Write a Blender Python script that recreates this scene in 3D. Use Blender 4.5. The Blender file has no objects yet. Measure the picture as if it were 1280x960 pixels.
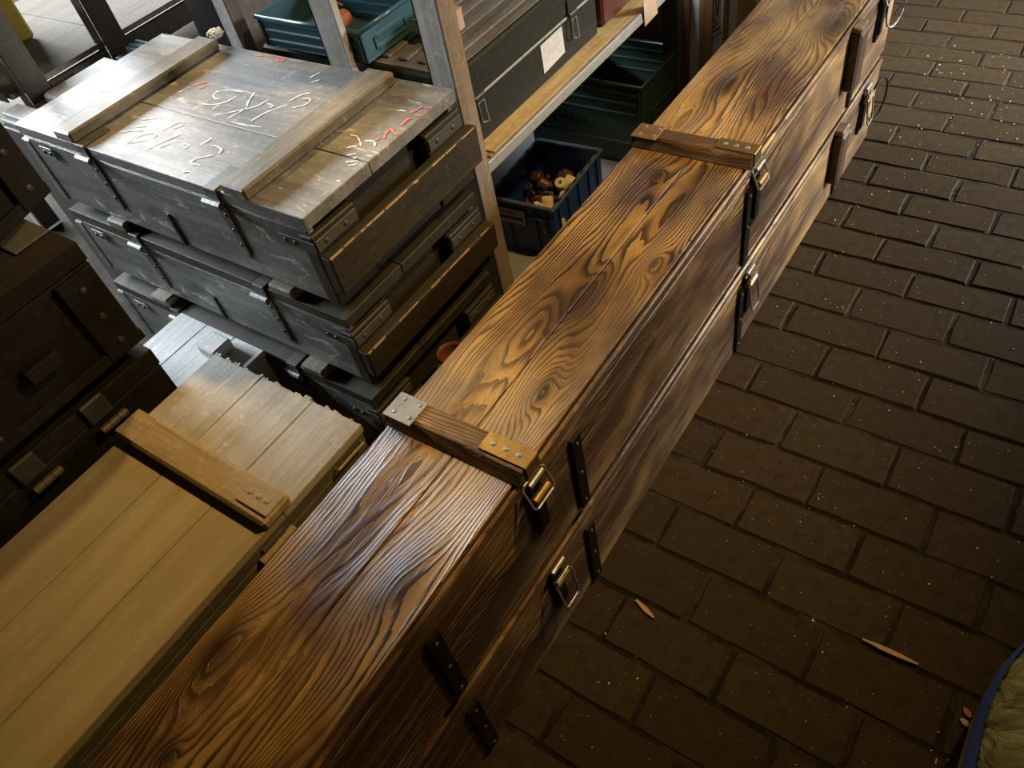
import bpy, bmesh, math, random
from mathutils import Vector, Matrix
S = bpy.context.scene
COL = S.collection
random.seed(7)

# ------------------------------------------------------------------ camera
cam_d = bpy.data.cameras.new('camera'); cam = bpy.data.objects.new('camera', cam_d); COL.objects.link(cam)
cam.matrix_world = Matrix(((0.820866404, -0.329239153, 0.466668969, 0.0),
                           (0.547562644, 0.685952788, -0.479211773, 0.0),
                           (-0.162337602, 0.648899339, 0.743354660, 1.6),
                           (0, 0, 0, 1)))
cam_d.lens = 27.004; cam_d.sensor_width = 36.0; cam_d.sensor_fit = 'HORIZONTAL'
cam_d.clip_start = 0.02; cam_d.clip_end = 60
S.camera = cam
S.view_settings.view_transform = 'Standard'
S.view_settings.look = 'None'
S.view_settings.gamma = 1.0
S.view_settings.use_curve_mapping = False
S.view_settings.exposure = 0.0

# ------------------------------------------------------------------ world and lights
w = bpy.data.worlds.new('world'); S.world = w; w.use_nodes = True
w.node_tree.nodes['Background'].inputs[0].default_value = (0.42, 0.33, 0.22, 1)
w.node_tree.nodes['Background'].inputs[1].default_value = 0.02

def aim(o, target):
    d = Vector(target) - o.location
    o.rotation_euler = d.to_track_quat('-Z', 'Y').to_euler()

def area(name, loc, target, sx, sy, power, col, spread=180):
    l = bpy.data.lights.new(name, 'AREA'); l.shape = 'RECTANGLE'; l.size = sx; l.size_y = sy
    l.energy = power; l.color = col; l.spread = math.radians(spread)
    o = bpy.data.objects.new(name, l); COL.objects.link(o); o.location = loc; aim(o, target)
    return o
# daylight through the window on the left; plus an added, sourceless cold fill far right
area('window_daylight', (-7.7, 0.85, 2.75), (-1.6, 0.8, 0.6), 4.6, 1.3, 2150, (0.82, 0.91, 1.0))
area('cold_fill_right', (2.7, 4.3, 1.7), (-0.3, 3.1, 0.1), 0.8, 1.6, 80, (0.95, 0.95, 0.92), 55)
# warm ceiling lamp hanging over the aisle
def lamp(name, loc, target, power, angle, size, col=(1.0, 0.66, 0.27)):
    sp = bpy.data.lights.new(name, 'SPOT'); sp.energy = power; sp.color = col
    sp.spot_size = math.radians(angle); sp.spot_blend = 1.0; sp.shadow_soft_size = size
    o = bpy.data.objects.new(name, sp); COL.objects.link(o); o.location = loc; aim(o, target)
lamp('rack_lamp', (-2.15, 1.45, 2.15), (-0.95, 0.80, 0.55), 85, 100, 0.05)
lamp('aisle_lamp', (0.25, 1.75, 2.6), (-0.82, 1.0, 0.5), 215, 66, 0.08)

# ------------------------------------------------------------------ helpers
def tag(o, label=None, cat=None, group=None, kind=None):
    if label: o['label'] = label
    if cat: o['category'] = cat
    if group: o['group'] = group
    if kind: o['kind'] = kind
    return o

def thing(name, loc, label, cat, group=None, rz=0.0):
    o = bpy.data.objects.new(name, None); COL.objects.link(o)
    o.empty_display_size = 0.05
    o.location = loc; o.rotation_euler = (0, 0, rz)
    return tag(o, label, cat, group)

def build(name, bm, mat, parent=None, smooth=False, label=None, loc=None):
    me = bpy.data.meshes.new(name)
    bmesh.ops.recalc_face_normals(bm, faces=bm.faces[:])
    bm.to_mesh(me); bm.free()
    if mat: me.materials.append(mat)
    if smooth:
        for p in me.polygons: p.use_smooth = True
    o = bpy.data.objects.new(name, me); COL.objects.link(o)
    if parent: o.parent = parent
    if loc: o.location = loc
    if label: o['label'] = label
    return o

def add_box(bm, a, b, bev=0.002, jit=0.0, M=None):
    """axis box from corner a to corner b with chamfered edges"""
    a = Vector(a); b = Vector(b)
    lo = Vector([min(a[i], b[i]) for i in range(3)]); hi = Vector([max(a[i], b[i]) for i in range(3)])
    r = bmesh.ops.create_cube(bm, size=1.0)
    vs = r['verts']
    for v in vs:
        v.co = Vector([(lo[i] + hi[i]) / 2 + v.co[i] * (hi[i] - lo[i]) for i in range(3)])
        if jit: v.co += Vector([random.uniform(-jit, jit) for _ in range(3)])
    bev = min(bev, min(hi[i] - lo[i] for i in range(3)) * 0.4)
    if bev > 0:
        es = list({e for v in vs for e in v.link_edges})
        rr = bmesh.ops.bevel(bm, geom=es, offset=bev, segments=1, affect='EDGES', profile=0.5)
        vs = list({v for f in rr['faces'] for v in f.verts} | {v for v in vs if v.is_valid})
    if M is not None:
        for v in vs: v.co = M @ v.co
    return vs

def box(name, a, b, mat, parent=None, bev=0.002, jit=0.0, label=None, M=None):
    bm = bmesh.new(); add_box(bm, a, b, bev, jit, M)
    return build(name, bm, mat, parent, label=label)

def add_cyl(bm, p, q, r, seg=12, r2=None, caps=True):
    p = Vector(p); q = Vector(q); d = q - p
    M = Matrix.Translation((p + q) / 2) @ d.to_track_quat('Z', 'Y').to_matrix().to_4x4()
    bmesh.ops.create_cone(bm, cap_ends=caps, segments=seg, radius1=r, radius2=r if r2 is None else r2,
                          depth=d.length, matrix=M)

def add_tube(bm, pts, r, closed=False, seg=8):
    pts = [Vector(p) for p in pts]; n = len(pts); rings = []
    up = Vector((0, 0, 1))
    for i in range(n):
        a = pts[(i - 1) % n] if (closed or i > 0) else pts[i]
        b = pts[(i + 1) % n] if (closed or i < n - 1) else pts[i]
        t = (b - a).normalized()
        ref = up if abs(t.dot(up)) < 0.9 else Vector((1, 0, 0))
        s = t.cross(ref).normalized(); u = s.cross(t)
        rings.append([bm.verts.new(pts[i] + (s * math.cos(2 * math.pi * k / seg) + u * math.sin(2 * math.pi * k / seg)) * r) for k in range(seg)])
    m = n if closed else n - 1
    for i in range(m):
        A = rings[i]; B = rings[(i + 1) % n]
        for k in range(seg):
            bm.faces.new((A[k], A[(k + 1) % seg], B[(k + 1) % seg], B[k]))
    if not closed:
        bm.faces.new(rings[0][::-1]); bm.faces.new(rings[-1])

def dome(bm, c, n, r, h=None, seg=10):
    """rivet or bolt head on a surface: c point, n outward"""
    h = h or r * 0.55
    n = Vector(n).normalized(); c = Vector(c)
    q = n.to_track_quat('Z', 'Y').to_matrix()
    prev = None
    for (rr, hh) in ((1.0, 0.0), (0.85, 0.55), (0.45, 0.92)):
        ring = [bm.verts.new(c + q @ Vector((math.cos(2 * math.pi * k / seg) * r * rr, math.sin(2 * math.pi * k / seg) * r * rr, h * hh))) for k in range(seg)]
        if prev:
            for k in range(seg): bm.faces.new((prev[k], prev[(k + 1) % seg], ring[(k + 1) % seg], ring[k]))
        prev = ring
    bm.faces.new(prev)

def copy_tree(o, parent=None):
    c = o.copy(); COL.objects.link(c)
    if parent: c.parent = parent
    for ch in list(o.children): copy_tree(ch, c)
    return c

def stud(name, c, n, r, h, mat, parent):
    bm = bmesh.new(); dome(bm, c, n, r, h); return build(name, bm, mat, parent)

# ------------------------------------------------------------------ materials
class NT:
    def __init__(s, name):
        s.m = bpy.data.materials.new(name); s.m.use_nodes = True
        s.t = s.m.node_tree; s.b = s.t.nodes['Principled BSDF']
    def n(s, typ, **kw):
        nd = s.t.nodes.new(typ)
        for k, v in kw.items(): setattr(nd, k, v)
        return nd
    def link(s, a, b): s.t.links.new(a, b)
    def math(s, op, a, b=None, c=None, clamp=False):
        nd = s.n('ShaderNodeMath', operation=op, use_clamp=clamp)
        for i, v in enumerate((a, b, c)):
            if v is None: continue
            if isinstance(v, (int, float)): nd.inputs[i].default_value = v
            else: s.link(v, nd.inputs[i])
        return nd.outputs[0]
    def obj(s): return s.n('ShaderNodeTexCoord').outputs['Object']
    def mapping(s, vec, scale=(1, 1, 1), loc=(0, 0, 0)):
        nd = s.n('ShaderNodeMapping'); nd.inputs['Scale'].default_value = scale; nd.inputs['Location'].default_value = loc
        s.link(vec, nd.inputs['Vector']); return nd.outputs[0]
    def noise(s, vec, scale=5.0, detail=2.0, rough=0.5, dist=0.0):
        nd = s.n('ShaderNodeTexNoise'); nd.inputs['Scale'].default_value = scale; nd.inputs['Detail'].default_value = detail
        nd.inputs['Roughness'].default_value = rough; nd.inputs['Distortion'].default_value = dist
        s.link(vec, nd.inputs['Vector']); return nd.outputs['Fac']
    def ramp(s, fac, stops):
        nd = s.n('ShaderNodeValToRGB'); cr = nd.color_ramp
        while len(cr.elements) > 1: cr.elements.remove(cr.elements[0])
        cr.elements[0].position = stops[0][0]; cr.elements[0].color = stops[0][1] if len(stops[0][1]) == 4 else (*stops[0][1], 1)
        for p, c in stops[1:]:
            e = cr.elements.new(p); e.color = (*c, 1) if len(c) == 3 else c
        s.link(fac, nd.inputs[0]); return nd.outputs[0]
    def mix(s, fac, a, b, mode='MIX'):
        nd = s.n('ShaderNodeMix', data_type='RGBA', blend_type=mode)
        for sock, v in ((nd.inputs[0], fac), (nd.inputs[6], a), (nd.inputs[7], b)):
            if isinstance(v, (int, float)): sock.default_value = v
            elif isinstance(v, tuple): sock.default_value = (*v, 1) if len(v) == 3 else v
            else: s.link(v, sock)
        return nd.outputs[2]
    def smooth(s, v, lo, hi, a=0.0, b=1.0):
        nd = s.n('ShaderNodeMapRange', interpolation_type='SMOOTHSTEP')
        nd.inputs[1].default_value = lo; nd.inputs[2].default_value = hi; nd.inputs[3].default_value = a; nd.inputs[4].default_value = b
        s.link(v, nd.inputs[0]); return nd.outputs[0]
    def set(s, color=None, rough=None, metal=None, spec=None, bump=None, strength=0.5, dist=0.002, coat=None):
        def put(k, v):
            if v is None: return
            if isinstance(v, (int, float)): s.b.inputs[k].default_value = v
            elif isinstance(v, tuple): s.b.inputs[k].default_value = (*v, 1) if len(v) == 3 else v
            else: s.link(v, s.b.inputs[k])
        put('Base Color', color); put('Roughness', rough); put('Metallic', metal); put('Specular IOR Level', spec); put('Coat Weight', coat)
        if bump is not None:
            bp = s.n('ShaderNodeBump'); bp.inputs['Strength'].default_value = strength; bp.inputs['Distance'].default_value = dist
            s.link(bump, bp.inputs['Height']); s.link(bp.outputs[0], s.b.inputs['Normal'])
        return s.m

def charred(name, knots, burn=0.0, pale=(0.54, 0.325, 0.10), seed=0.0, fine=84.0, amp=20.0, wash=0.0):
    """scorched and brushed softwood, grain along local Y; rings are contours of a stretched height field"""
    T = NT(name); o = T.obj()
    sep = T.n('ShaderNodeSeparateXYZ'); T.link(o, sep.inputs[0])
    X, Y, Z = sep.outputs
    u = T.math('ADD', X, Z)
    cmb = T.n('ShaderNodeCombineXYZ'); T.link(u, cmb.inputs[0]); T.link(Y, cmb.inputs[1]); cmb.inputs[2].default_value = seed
    v = cmb.outputs[0]
    n0 = T.noise(T.mapping(v, (3.5, 1.6, 1), (5 + seed, 2, 0)), 1.0, 2.0, 0.5)
    n1 = T.noise(T.mapping(v, (6.5, 1.15, 1), (seed, seed * 2, 0)), 1.0, 2.0, 0.42)
    n2 = T.noise(T.mapping(v, (34, 6.0, 1)), 1.0, 3.0, 0.55)
    f = T.math('ADD', T.math('MULTIPLY', u, fine), T.math('MULTIPLY', n1, amp))
    f = T.math('ADD', f, T.math('MULTIPLY', n2, 1.7))
    dark = None
    for (kx, ky, su, sv, A, dk) in knots:
        du = T.math('DIVIDE', T.math('SUBTRACT', u, kx), su)
        dv = T.math('DIVIDE', T.math('SUBTRACT', Y, ky), sv)
        r2 = T.math('ADD', T.math('MULTIPLY', du, du), T.math('MULTIPLY', dv, dv))
        g = T.math('POWER', 2.718, T.math('MULTIPLY', r2, -1.0))
        f = T.math('ADD', f, T.math('MULTIPLY', g, A))
        if dk > 0:
            g2 = T.math('MULTIPLY', T.math('POWER', 2.718, T.math('MULTIPLY', r2, -dk)), 1.0)
            dark = g2 if dark is None else T.math('MAXIMUM', dark, g2)
    t = T.math('FRACT', f)
    wv = T.smooth(n0, 0.30, 0.62, 0.0, 1.0)
    line = T.math('MULTIPLY', T.smooth(t, 0.30, 0.86), T.smooth(t, 0.93, 1.0, 1.0, 0.0))
    line = T.math('MULTIPLY', line, T.math('ADD', T.math('MULTIPLY', wv, 0.55), 0.45))
    t2 = T.math('FRACT', T.math('MULTIPLY', T.math('ADD', f, T.math('MULTIPLY', n2, 1.5)), 3.0))
    line2 = T.math('MULTIPLY', T.smooth(t2, 0.4, 0.9), T.smooth(t2, 0.9, 1.0, 1.0, 0.0))
    line2 = T.math('MULTIPLY', line2, T.math('SUBTRACT', 0.62, T.math('MULTIPLY', wv, 0.5)))
    line = T.math('MAXIMUM', line, line2)
    fib = T.noise(T.mapping(v, (420, 9, 1)), 1.0, 2.0, 0.6)
    burnn = T.noise(T.mapping(v, (5.0, 2.2, 1), (3 + seed, 1, 0)), 1.0, 4.0, 0.6)
    burnm = T.smooth(burnn, 0.38 - burn * 0.2, 0.66 - burn * 0.2)
    base = T.mix(burnm, pale, (0.095, 0.046, 0.016))
    base = T.mix(T.math('MULTIPLY', T.smooth(fib, 0.4, 0.75), 0.35), base, (0.15, 0.068, 0.024))
    if wash > 0:
        wn = T.noise(T.mapping(v, (60, 5, 1), (9, 2, 0)), 1.0, 3.0, 0.6)
        base = T.mix(T.math('MULTIPLY', T.smooth(wn, 0.45, 0.7), wash), base, (0.36, 0.27, 0.17))
    c = T.mix(T.math('MULTIPLY', line, 0.96), base, (0.026, 0.0105, 0.0045))
    if dark is not None: c = T.mix(T.math('MULTIPLY', dark, 0.9), c, (0.022, 0.010, 0.006))
    h = T.math('ADD', T.math('MULTIPLY', line, 1.0), T.math('MULTIPLY', fib, 0.35))
    rough = T.math('ADD', T.math('MULTIPLY', line, -0.10), 0.44)
    return T.set(c, rough, 0.0, 0.5, h, 0.75, 0.0016)

def painted(name, base, wear, axis='x', rough=0.42, scuff=0.5, dirt=(0.05, 0.035, 0.02), bump=0.35, white=0.0, spec=0.4, scratchcol=(0.62, 0.60, 0.55), chip=0.0, chipcol=(0.32, 0.17, 0.07), grain=1.0):
    T = NT(name); o = T.obj()
    st = {'x': (1.2, 14, 14), 'y': (14, 1.2, 14), 'z': (14, 14, 1.2)}[axis]
    n1 = T.noise(T.mapping(o, st), 1.6, 4, 0.6)
    n2 = T.noise(o, 7.0, 4, 0.6)
    n3 = T.noise(T.mapping(o, tuple(q * 7 for q in st)), 1.0, 3, 0.6)
    c = T.mix(T.smooth(n1, 0.35, 0.7), base, wear)
    c = T.mix(T.math('MULTIPLY', T.smooth(n2, 0.5, 0.75), scuff), c, dirt)
    if white > 0:
        sc = T.noise(T.mapping(o, (9, 30, 22)), 1.0, 5, 0.7, 1.2)
        c = T.mix(T.math('MULTIPLY', T.smooth(sc, 0.60, 0.66), white), c, scratchcol)
        sc2 = T.noise(T.mapping(o, (45, 11, 13), (3, 1, 2)), 1.0, 4, 0.7, 0.8)
        c = T.mix(T.math('MULTIPLY', T.smooth(sc2, 0.63, 0.69), white * 0.8), c, scratchcol)
    if chip > 0:
        ch = T.noise(T.mapping(o, (18, 18, 18)), 1.0, 5, 0.7)
        c = T.mix(T.math('MULTIPLY', T.smooth(ch, 0.62, 0.66), chip), c, chipcol)
    st4 = {'x': (5, 130, 130), 'y': (130, 5, 130), 'z': (130, 130, 5)}[axis]
    n4 = T.noise(T.mapping(o, st4), 1.0, 5, 0.7)
    n5 = T.noise(o, 60, 6, 0.75)
    c = T.mix(T.smooth(n4, 0.40, 0.70, 0.0, 0.5 * grain), c, tuple(q * 0.45 for q in base))
    c = T.mix(T.smooth(n5, 0.50, 0.72, 0.0, 0.38 * grain), c, tuple(min(1, q * 1.7 + .02) for q in wear))
    h = T.math('ADD', T.math('MULTIPLY', n3, 0.5), n1)
    h = T.math('ADD', h, T.math('MULTIPLY', T.math('ADD', n4, n5), 0.45))
    r = T.math('ADD', T.math('MULTIPLY', T.math('ADD', n2, n5), 0.3), rough - 0.2)
    return T.set(c, r, 0, spec, h, bump, 0.003)

def metal(name, col, rough=0.4, met=0.9, blot=(0.06, 0.045, 0.03), amt=0.4, scale=40):
    T = NT(name); o = T.obj()
    n = T.noise(o, scale, 4, 0.65)
    c = T.mix(T.math('MULTIPLY', T.smooth(n, 0.45, 0.7), amt), col, blot)
    return T.set(c, T.math('ADD', T.math('MULTIPLY', n, 0.3), rough - 0.15), met, 0.5, n, 0.15, 0.001)

def plain(name, col, rough=0.5, var=0.25, scale=12, spec=0.5, met=0.0, bump=0.1):
    T = NT(name); o = T.obj()
    n = T.noise(o, scale, 4, 0.6)
    c = T.mix(T.math('MULTIPLY', n, var), col, tuple(q * 0.35 for q in col))
    return T.set(c, rough, met, spec, n, bump, 0.001)

# knots in chest-local coordinates: (u, y, size across, size along, ring height, darkness)
KN = [(-0.109 + .29, -0.918, .035, .10, 7, 5.0), (0.061 + .29, -0.295, .034, .085, 7, 7.0), (0.087 + .29, 0.081, .024, .06, 5, 14.0),
      (0.005 + .29, -0.06, .05, .12, -6, 1.6), (0.059 + .29, -0.709, .045, .10, 6, 2.2), (-0.040 + .29, 0.348, .016, .026, 3, 3.0),
      (-0.054 + .29, -1.064, .018, .03, 3, 2.0), (0.097 + .29, 1.102, .04, .12, 6, 2.0), (-0.129 + .29, -0.239, .03, .16, 3.5, 0),
      (-0.18 + .29, 0.135, .05, .14, 3, 0), (0.05 + .29, 0.283, .04, .16, -4, 3.0), (-0.06 + .29, 0.75, .045, .15, 5, 2.5), (0.125 + .29, 0.10, .03, .05, -2, 2.0),
      (-0.05 + .29, 1.3, .05, .2, 5, 1.5)]
KN = [(a_, b_, c_ * .85, d_ * .85, e_ * .75, f_ * .36) for (a_, b_, c_, d_, e_, f_) in KN]
M_char = charred('scorched_pine', KN, burn=0.12)
M_charb = charred('scorched_pine_second', KN, seed=1.7)
M_side = charred('scorched_pine_side', [(0.139 + .171, -0.038, .03, .05, 5, 4.0), (0.3, 0.5, .05, .2, 3, 2), (.25, -.5, .05, .2, 4, 2)], burn=0.22, seed=4.3, fine=95, amp=12, wash=0.55, pale=(0.62, 0.38, 0.14))
M_cleatwood = charred('scorched_pine_batten', [(0.0, 0.0, .03, .05, 3, 3)], burn=0.25, seed=8.1, fine=170, amp=8)
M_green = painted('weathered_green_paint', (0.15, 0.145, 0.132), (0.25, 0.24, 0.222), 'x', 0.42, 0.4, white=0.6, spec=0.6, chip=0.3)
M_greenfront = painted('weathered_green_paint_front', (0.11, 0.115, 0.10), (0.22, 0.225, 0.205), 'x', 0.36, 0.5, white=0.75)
M_endshade = painted('weathered_shaded_olive_end', (0.022, 0.0165, 0.007), (0.030, 0.022, 0.009), 'y', 0.5, 0.5, chip=0.0)  # shade of the crate ends is painted into this dark tone
M_cleatg = painted('weathered_green_batten', (0.12, 0.10, 0.065), (0.21, 0.18, 0.125), 'y', 0.45, 0.5, white=0.2, chip=0.35)
M_beige = painted('beige_paint', (0.30, 0.235, 0.115), (0.38, 0.30, 0.16), 'y', 0.42, 0.12, (0.16, 0.12, 0.05), bump=0.15, grain=0.3)
M_beigeend = painted('beige_paint_worn_daylit', (0.34, 0.30, 0.22), (0.44, 0.40, 0.32), 'y', 0.42, 0.35, (0.16, 0.12, 0.07), bump=0.5, grain=0.6, white=0.5, scratchcol=(0.6, 0.57, 0.5))
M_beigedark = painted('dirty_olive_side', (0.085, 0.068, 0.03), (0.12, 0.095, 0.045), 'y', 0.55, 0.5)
M_beigecleat = painted('beige_batten_paint', (0.33, 0.24, 0.11), (0.40, 0.30, 0.15), 'x', 0.45, 0.25, (0.14, 0.09, 0.03), chip=0.6, chipcol=(0.45, 0.25, 0.08))
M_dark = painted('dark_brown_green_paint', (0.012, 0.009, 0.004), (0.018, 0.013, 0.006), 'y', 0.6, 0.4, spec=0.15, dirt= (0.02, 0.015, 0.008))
M_darkmetal = metal('dark_painted_steel', (0.05, 0.04, 0.025), 0.5, 0.3)
M_pale = painted('pale_weathered_plank', (0.55, 0.55, 0.53), (0.68, 0.68, 0.65), 'y', 0.5, 0.35, (0.2, 0.18, 0.15), white=0.3)
M_black = metal('black_iron', (0.03, 0.026, 0.02), 0.38, 0.75, (0.01, 0.008, 0.006), 0.5)
M_steel = metal('bright_zinc_plate', (0.27, 0.29, 0.32), 0.5, 0.5, (0.2, 0.19, 0.17), 0.45, 60)
M_brass = metal('dull_brass', (0.40, 0.27, 0.10), 0.36, 0.85, (0.10, 0.07, 0.03), 0.5, 50)
M_hinge = metal('worn_hinge_steel', (0.30, 0.30, 0.28), 0.45, 0.6, (0.1, 0.1, 0.09), 0.5, 60)
M_strap = metal('painted_strap_iron', (0.09, 0.085, 0.07), 0.5, 0.4)
M_rustplate = metal('rusty_plate', (0.22, 0.12, 0.05), 0.5, 0.4, (0.10, 0.05, 0.02), 0.5)
M_roller = metal('dull_brown_roller', (0.13, 0.085, 0.04), 0.5, 0.3)
M_post = painted('galvanised_post', (0.36, 0.34, 0.31), (0.48, 0.46, 0.42), 'z', 0.5, 0.45, (0.15, 0.10, 0.06), white=0.2)
M_postbrown = painted('brown_post_flange', (0.17, 0.125, 0.08), (0.24, 0.18, 0.12), 'z', 0.5, 0.4, white=0.1, chip=0.3)
M_rackdark = painted('dark_brown_rack', (0.075, 0.06, 0.048), (0.105, 0.085, 0.07), 'z', 0.5, 0.4)
M_shelfwood = painted('shelf_plywood', (0.42, 0.29, 0.12), (0.52, 0.38, 0.18), 'y', 0.5, 0.3, (0.25, 0.15, 0.06))
M_shelflight = painted('light_shelf_board', (0.22, 0.19, 0.15), (0.27, 0.235, 0.19), 'y', 0.8, spec=0.1, scuff=0.2, dirt=(0.3, 0.22, 0.15))
M_edge = metal('grey_steel_edge', (0.33, 0.31, 0.27), 0.5, 0.4, (0.15, 0.13, 0.1), 0.5, 50)
M_olive = painted('olive_drab_steel', (0.014, 0.0135, 0.007), (0.019, 0.017, 0.009), 'y', 0.55, 0.3, spec=0.2, dirt= (0.02, 0.015, 0.008), bump=0.1)
M_olivelid = painted('olive_steel_lid_pale', (0.10, 0.092, 0.08), (0.15, 0.14, 0.125), 'y', 0.35, 0.4, (0.14, 0.08, 0.04), bump=0.1)  # paler than the trunk body, with brown blotches
M_teal = plain('teal_enamel_steel', (0.045, 0.11, 0.14), 0.28, 0.3, 10, met=0.2)
M_tealold = plain('dull_green_enamel_steel', (0.05, 0.085, 0.06), 0.4, 0.35, 10, met=0.2)
M_blue = plain('blue_plastic', (0.012, 0.045, 0.19), 0.38, 0.35, 14)
M_bluerim = plain('scuffed_blue_rim', (0.09, 0.11, 0.17), 0.5, 0.5, 50)
M_white = plain('off_white_card', (0.46, 0.42, 0.38), 0.7, 0.15, 30)
M_ink = plain('dark_ink', (0.03, 0.028, 0.03), 0.7, 0.1)
M_grey = plain('grey_print', (0.30, 0.27, 0.26), 0.8, 0.1)
M_cream = plain('cream_porcelain', (0.78, 0.66, 0.33), 0.35, 0.35, 30)
M_brownpart = plain('brown_bakelite', (0.10, 0.05, 0.025), 0.35, 0.3, 30)
M_greypart = plain('grey_fitting', (0.30, 0.27, 0.23), 0.35, 0.3, 30, met=0.5)
M_yellow = plain('yellow_plastic', (0.52, 0.36, 0.02), 0.5, 0.45, 14)
M_red = plain('dark_red_paint', (0.075, 0.014, 0.006), 0.45, 0.4, 14)
M_terra = plain('terracotta', (0.30, 0.085, 0.03), 0.6, 0.3, 14)
M_tag = plain('manila_tag', (0.48, 0.32, 0.20), 0.7, 0.1)
M_card = plain('tan_cardboard', (0.36, 0.25, 0.17), 0.7, 0.15)
M_cloth = plain('pale_blue_cloth', (0.22, 0.45, 0.58), 0.8, 0.3, 60)
M_bag = plain('crumpled_clear_film', (0.62, 0.64, 0.62), 0.15, 0.3, 60)
M_chalk = plain('white_chalk', (0.92, 0.91, 0.88), 0.9, 0.05, 200, bump=0.0)
M_redchalk = plain('red_chalk', (0.62, 0.17, 0.15), 0.8, 0.2, 200)
M_ochreb = painted('ochre_timber', (0.30, 0.165, 0.05), (0.38, 0.22, 0.075), 'z', 0.5, 0.3)
M_brownb = painted('brown_timber', (0.20, 0.095, 0.035), (0.26, 0.13, 0.05), 'z', 0.5, 0.3)
M_whiteb = painted('white_painted_board', (0.74, 0.78, 0.82), (0.80, 0.85, 0.90), 'z', 0.5, 0.1, (0.5, 0.45, 0.4), grain=0.15)
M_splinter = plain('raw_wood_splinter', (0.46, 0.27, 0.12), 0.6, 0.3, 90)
M_wall = plain('old_plaster', (0.16, 0.14, 0.12), 0.8, 0.4, 3)
M_handle = charred('dark_stained_handle', [], burn=0.9, seed=2.2, fine=200, amp=3, pale=(0.09, 0.03, 0.01))

M_railtop = painted('worn_shaded_olive_rail', (0.030, 0.022, 0.009), (0.042, 0.031, 0.012), 'y', 0.5, 0.5)  # shade of the rail's outer face is painted into this dark tone
def brick_mat():
    T = NT('brown_clay_paver'); o = T.obj()
    inf = T.n('ShaderNodeObjectInfo')
    n = T.noise(o, 30, 6, 0.7); n2 = T.noise(o, 7, 3, 0.5)
    a = T.mix(inf.outputs['Random'], (0.031, 0.0185, 0.0072), (0.040, 0.025, 0.0105))
    c = T.mix(T.smooth(n, 0.42, 0.72), a, (0.025, 0.0155, 0.0065))
    sp_ = T.noise(o, 120, 2, 0.5)
    c = T.mix(T.math('MULTIPLY', T.smooth(sp_, 0.70, 0.74), 0.5), c, (0.26, 0.21, 0.15))
    h = T.math('ADD', T.math('MULTIPLY', n, 0.7), n2)
    return T.set(c, T.math('ADD', T.math('MULTIPLY', n, 0.25), 0.62), 0, 0.14, h, 0.7, 0.004)
M_brick = brick_mat()
def sand_mat():
    T = NT('joint_sand'); o = T.obj()
    n = T.noise(o, 9, 5, 0.65); n2 = T.noise(o, 260, 3, 0.7)
    c = T.mix(T.smooth(n, 0.4, 0.65), (0.010, 0.006, 0.0026), (0.040, 0.027, 0.014))
    return T.set(c, 0.9, 0, 0.2, n2, 0.6, 0.003)
M_sand = sand_mat()
M_conc = plain('concrete_slab', (0.24, 0.235, 0.22), 0.7, 0.4, 6)

# ------------------------------------------------------------------ setting: brick floor, walls
fb = bmesh.new(); add_box(fb, (-8.2, -3.0, -0.12), (4.0, 8.0, -0.0045), 0)
floor = build('floor', fb, M_sand); floor['kind'] = 'structure'
bounds = [0.511, 0.635, 0.767, 0.893, 1.019, 1.146, 1.28, 1.395, 1.525, 1.645, 1.775, 1.890, 2.007, 2.126, 2.244, 2.367,
          2.481, 2.601, 2.721, 2.840, 2.945, 3.056, 3.162, 3.268, 3.375, 3.48]
while bounds[-1] < 4.6: bounds.append(bounds[-1] + 0.112)
lowb = []
y_ = 0.511
while y_ > -1.2: y_ -= 0.1225; lowb.append(y_)
rows = lowb[::-1] + bounds
k0 = len(lowb)
def brick_mesh(seed, L, W):
    r = random.Random(seed); bm = bmesh.new()
    g = 0.003
    x0, x1, y0, y1 = -L / 2 + g, L / 2 - g, -W / 2 + g, W / 2 - g
    base = []; rim = []; top = []
    nx = 4
    loop = [(x0 + (x1 - x0) * i / nx, y0) for i in range(nx)] + [(x1, y0), (x1, (y0 + y1) / 2)] + [(x1 - (x1 - x0) * i / nx, y1) for i in range(nx)] + [(x0, y1), (x0, (y0 + y1) / 2)]
    for (x, y) in loop:
        jx, jy = r.uniform(-.0022, .0022), r.uniform(-.0022, .0022)
        x += jx; y += jy
        base.append(bm.verts.new((x, y, -0.03)))
        rim.append(bm.verts.new((x * 0.998, y * 0.995, -0.005 + r.uniform(-.001, .001))))
        s = 0.005
        top.append(bm.verts.new((x - math.copysign(s, x) * (abs(x) > L * .4), y - math.copysign(s, y) * (abs(y) > W * .3), r.uniform(-.0008, .0008))))
    n = len(loop)
    for i in range(n):
        j = (i + 1) % n
        bm.faces.new((base[i], base[j], rim[j], rim[i])); bm.faces.new((rim[i], rim[j], top[j], top[i]))
    bm.faces.new(top)
    me = bpy.data.meshes.new('brick'); bmesh.ops.recalc_face_normals(bm, faces=bm.faces[:]); bm.to_mesh(me); bm.free()
    me.materials.append(M_brick); return me
bmeshes = {}
nb = 0
outer = bmesh.new()
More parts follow.
